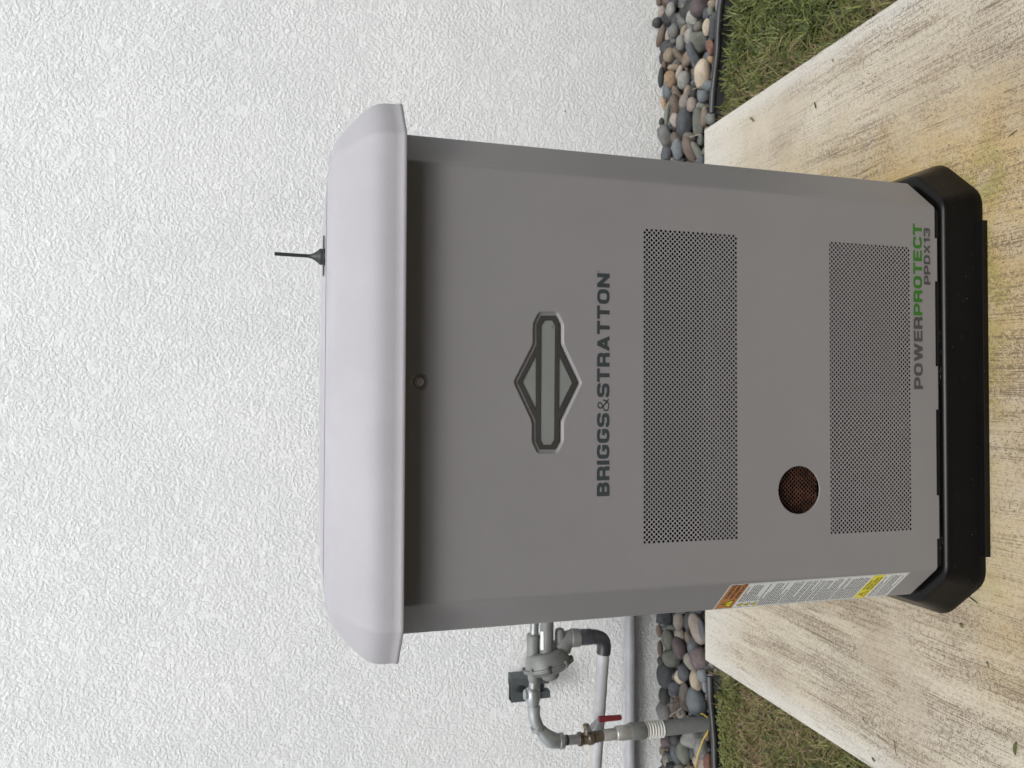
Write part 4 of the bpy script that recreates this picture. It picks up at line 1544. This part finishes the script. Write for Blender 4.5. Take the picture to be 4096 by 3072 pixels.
def blade(x, y, z, L, wd, az_, lean, curl, mat):
    d = Vector((math.cos(az_), math.sin(az_), 0))
    s = Vector((-d.y, d.x, 0))
    tw = rg.uniform(-.6, .6)
    s = (s * math.cos(tw) + Vector((0, 0, 1)) * math.sin(tw))
    p = Vector((x, y, z))
    n_ = 3
    b0 = len(gv)
    ang = lean
    for i in range(n_ + 1):
        f_ = i / n_
        wv = wd * (1 - f_ ** 1.6) * .5 + .0002
        gv.append(tuple(p - s * wv))
        gv.append(tuple(p + s * wv))
        p = p + (d * math.sin(ang) + Vector((0, 0, 1)) * math.cos(ang)) * (L / n_)
        ang += curl
    for i in range(n_):
        gf.append((b0 + 2 * i, b0 + 2 * i + 1, b0 + 2 * i + 3, b0 + 2 * i + 2))
        gm.append(mat)


def edge_y(x):
    a_, c_ = (eR0, eR1) if x > 0 else (eL0, eL1)
    return a_.y + (c_.y - a_.y) * (x - a_.x) / (c_.x - a_.x)


N = 36000
for side in (1, -1):
    for k in range(N if side > 0 else N + 6000):
        # denser close to the pad, thin out away from the visible wedge
        y = rg.uniform(-0.25, 1.0)
        xmax = 1.40 if side > 0 else 1.42
        x = side * rg.uniform(PADW + .002, xmax + .35 * rg.random() ** 3)
        ey = edge_y(x) - .020
        if y > ey - .010 - .012 * rg.random():
            continue
        q = Vector((x * 3.0, y * 3.0, side * 5.0))
        dry = mn.noise(q) + .6 * mn.noise(q * 3.1)
        if side > 0:
            dry -= .12
            if y < .3:
                dry += .25
        else:
            dry += .34
            near_edge = ey - y
            if near_edge < .14:
                dry -= .45
        clump = mn.noise(Vector((x * 16, y * 16, 3)))
        z = G + .001 + .012 * max(0, clump) + rg.uniform(0, .010)
        u = rg.random()
        if u < .5 + .65 * dry and dry > -.35:
            mat = rg.choice((3, 4, 4, 2) if rg.random() < .8 else (3, 3, 2, 0))
            blade(x, y, z + rg.uniform(0, .018), rg.uniform(.020, .055), rg.uniform(.0012, .0028), rg.uniform(0, 6.28), rg.uniform(.9, 1.5), rg.uniform(-.1, .35), mat)
        else:
            mat = rg.choice((0, 0, 1, 1, 2, 5, 5) if rg.random() < .85 else (1, 1, 2))
            L = rg.uniform(.030, .070) * (1.0 + .35 * clump)
            blade(x, y, z, L, rg.uniform(.0028, .0066), rg.uniform(0, 6.28), rg.uniform(.45, 1.25), rg.uniform(.12, .50), mat)
# stolons and blades leaning over the edging and the pad edge
for k in range(90):
    side = rg.choice((1, -1))
    x = side * rg.uniform(PADW + .01, 1.4)
    ey = edge_y(x) - .022
    blade(x, ey, G + .01, rg.uniform(.03, .07), rg.uniform(.002, .004), rg.uniform(.6, 2.5), rg.uniform(.1, .7), rg.uniform(.1, .35), rg.choice((0, 2, 5, 0, 3)))
for k in range(900):
    side = rg.choice((1, -1))
    x = side * (PADW + rg.uniform(.002, .012))
    blade(x, rg.uniform(-.2, .95), G + .02, rg.uniform(.03, .055), rg.uniform(.0016, .0032), rg.uniform(0, 6.28), rg.uniform(.2, .9), rg.uniform(.1, .4), rg.choice((0, 2, 3, 4, 5)))
# small clover-like leaves along the left edging
for k in range(2600):
    x = -rg.uniform(.98, 1.42)
    y = edge_y(x) - .022 - abs(rg.gauss(0, .05))
    if y < .7:
        continue
    z = G + rg.uniform(.030, .055)
    r0 = rg.uniform(.0020, .0040)
    a0 = rg.uniform(0, 6.28)
    nn = Vector((rg.gauss(0, .4), rg.gauss(-.3, .4), 1)).normalized()
    u1 = nn.orthogonal().normalized()
    v1_ = nn.cross(u1)
    b0 = len(gv)
    for q in range(5):
        a_ = a0 + q * 1.2566
        gv.append(tuple(Vector((x, y, z)) + (u1 * math.cos(a_) + v1_ * math.sin(a_) * .7) * r0))
    gf.append(tuple(range(b0, b0 + 5)))
    gm.append(rg.choice((0, 2, 5, 2)))
gr_o = mesh_obj('grass', gv, gf, kind='stuff')
for m_ in GM:
    gr_o.data.materials.append(m_)
gr_o.data.polygons.foreach_set('material_index', gm)

# a mat of thatch just under the blades
bm = bmesh.new()
for side in (1, -1):
    n1, n2 = 60, 90
    gr2 = {}
    for i in range(n1 + 1):
        for j in range(n2 + 1):
            x = side * (PADW + .0005 + 1.2 * i / n1)
            y0, y1 = -1.6, edge_y(x) - .004
            y = y0 + (y1 - y0) * j / n2
            gr2[i, j] = bm.verts.new((x, y, G + .006 + .008 * mn.noise(Vector((x * 20, y * 20, 0)))))
    for i in range(n1):
        for j in range(n2):
            bm.faces.new((gr2[i, j], gr2[i + 1, j], gr2[i + 1, j + 1], gr2[i, j + 1]))
for f in bm.faces:
    f.normal_update()
th = bm_obj('thatch', bm, M['soil'], smooth=True, kind='structure')

# ------------------------------------------------------------------ clippings, twigs and specks
def clip_px(x, y, x2, y2, wd, mat, name, label, cat, lift=.0015, group=None):
    a_, c_ = atZ(x, y, lift), atZ(x2, y2, lift + .001)
    d = (c_ - a_)
    s = Vector((-d.y, d.x, 0)).normalized() * wd / 2
    pts = []
    n_ = 6
    up = Vector((0, 0, .0012))
    vs, fs = [], []
    for i in range(n_ + 1):
        f_ = i / n_
        w2 = math.sin(math.pi * min(.97, max(.06, f_ * .9 + .06))) ** .6
        mid = a_.lerp(c_, f_) + up * math.sin(math.pi * f_) + s * .5 * math.sin(f_ * 2.6)
        vs += [mid - s * w2, mid + up * .8 * w2, mid + s * w2]
    for i in range(n_):
        for k in (0, 1):
            fs.append((3 * i + k, 3 * i + k + 1, 3 * i + k + 4, 3 * i + k + 3))
    o = mesh_obj(name, vs, fs, mat, smooth=True)
    md = o.modifiers.new('t', 'SOLIDIFY')
    md.thickness = .0004
    return tag(o, label, cat, group)


clip_px(4060, 3020, 4068, 2968, .0065, GM[0], 'grass_clipping', 'largest green grass blade clipping, on the concrete at the near left corner', 'clipping', group='clippings on the pad')
clip_px(3950, 2645, 3956, 2672, .0016, GM[4], 'grass_clipping', 'thin brown clipping beside a round seed on the left concrete', 'clipping', group='clippings on the pad')
clip_px(3842, 2492, 3848, 2512, .0075, GM[2], 'leaf_fragment', 'small olive leaf fragment on concrete just left of the black base corner', 'leaf')
clip_px(3487, 3032, 3500, 3048, .0060, GM[2], 'leaf_fragment', 'small green leaf fragment by the left edge of the concrete pad', 'leaf')
clip_px(3000, 470, 3016, 486, .0075, GM[2], 'leaf_fragment', 'small yellow green leaf fragment on pale concrete right of the cabinet', 'leaf')
clip_px(3258, 408, 3264, 436, .0045, GM[1], 'grass_clipping', 'short dark green clipping on the right concrete near the cabinet', 'clipping', group='clippings on the pad')
clip_px(4036, 546, 4070, 520, .0020, GM[4], 'grass_clipping', 'thin brown stalk on the concrete at the near right', 'clipping', group='clippings on the pad')
clip_px(3876, 2386, 3912, 2414, .0024, GM[1], 'grass_clipping', 'fine dark grass sprig touching the left corner of the black base', 'clipping', group='clippings on the pad')
clip_px(3576, 2960, 3585, 3022, .0016, GM[4], 'grass_clipping', 'long thin brown stalk near the left edge of the pad', 'clipping', group='clippings on the pad')
clip_px(3450, 2868, 3466, 2898, .0016, GM[4], 'grass_clipping', 'curved thin brown stalk on the streaked left concrete', 'clipping', group='clippings on the pad')
clip_px(3328, 236, 3334, 250, .0040, SM['or'], 'leaf_fragment', 'tiny orange leaf fragment on the right concrete near the lawn', 'leaf')
b = bmesh.new()
bmesh.ops.create_icosphere(b, subdivisions=2, radius=.0028, matrix=Matrix.Translation(atZ(3948, 2652, .002)))
tag(bm_obj('seed', b, SM['gg'], smooth=True), 'round grey green seed lying on the left concrete', 'seed')


def twig(pts, rad, mat, label):
    b = bmesh.new()
    add_tube(b, pts, rad, 8)
    tag(auto_smooth(bm_obj('twig', b, mat)), label, 'twig', 'dry twigs on the stones')


R2p = lambda x, y, z: atZ(2550 + x * .2411, 300 + y * .2411, z)
twig([R2p(915, 240, .012), R2p(980, 215, .013), R2p(1055, 185, .010)], .0014, GM[3], 'straw twig above the pink speckled pebble on the right stones')
twig([R2p(870, 1030, .012), R2p(950, 1005, .014), R2p(1045, 985, .010)], .0014, SM['pk'], 'pinkish twig near the pad corner on the right stones')
twig([r4(660, 590, .004), r4(760, 520, .012), r4(850, 470, .016), r4(915, 410, .012)], .0022, SM['pk'], 'pale forked twig on the stones right of the riser pipe')
twig([r4(830, 120, .014), r4(880, 230, .018), r4(930, 340, .018), r4(1060, 480, .010)], .0016, SM['br'], 'long brown twig on the stones right of the riser pipe')
twig([r4(500, 1275, .0), r4(570, 1278, .004), r4(640, 1290, .004)], .0022, SM['tn'], 'short tan twig against the wall left of the riser pipe')
# bark shreds under the forked twig
bv, bf = [], []
for k in range(90):
    x0_, y0_ = rg.uniform(690, 860), rg.uniform(180, 600)
    P = r4(x0_, y0_, rg.uniform(-.02, .006))
    d = Vector((rg.gauss(0, 1), rg.gauss(0, 1), rg.gauss(0, .35))).normalized() * rg.uniform(.006, .020)
    s = d.cross(Vector((0, 0, 1))).normalized() * rg.uniform(.0006, .0018)
    b0 = len(bv)
    for q in (P - d - s, P - d + s, P + d + s, P + d - s):
        bv.append(tuple(q))
    bf.append((b0, b0 + 1, b0 + 2, b0 + 3))
mesh_obj('bark_litter', bv, bf, SM['br'], kind='stuff')
# grit on the pad
bv, bf = [], []
for k in range(260):
    x = rg.choice((-1, 1)) * rg.uniform(.10, .86)
    y = rg.uniform(-.35, .95)
    if abs(x) < .49 and y > -.06:
        continue
    r0 = rg.uniform(.0008, .0022)
    h_z = r0 * .7
    b0 = len(bv)
    a0 = rg.uniform(0, 6)
    for q in range(5):
        a_ = a0 + q * 1.2566
        bv.append((x + r0 * math.cos(a_), y + r0 * 1.3 * math.sin(a_), .0002))
    bv.append((x, y, h_z))
    for q in range(5):
        bf.append((b0 + q, b0 + (q + 1) % 5, b0 + 5))
mesh_obj('grit', bv, bf, SM['br'], kind='stuff')
# small dark chip in the stucco right of the cabinet
pc = atY(2260, 446, WALL_Y)
b = bmesh.new()
add_lathe(b, pc + Vector((0, -.0005, 0)), (0, -1, 0), [(0, .0035), (.0015, .0022)], 7)
ch_ = bm_obj('chip', b, SM['g'])
ch_.parent = wall
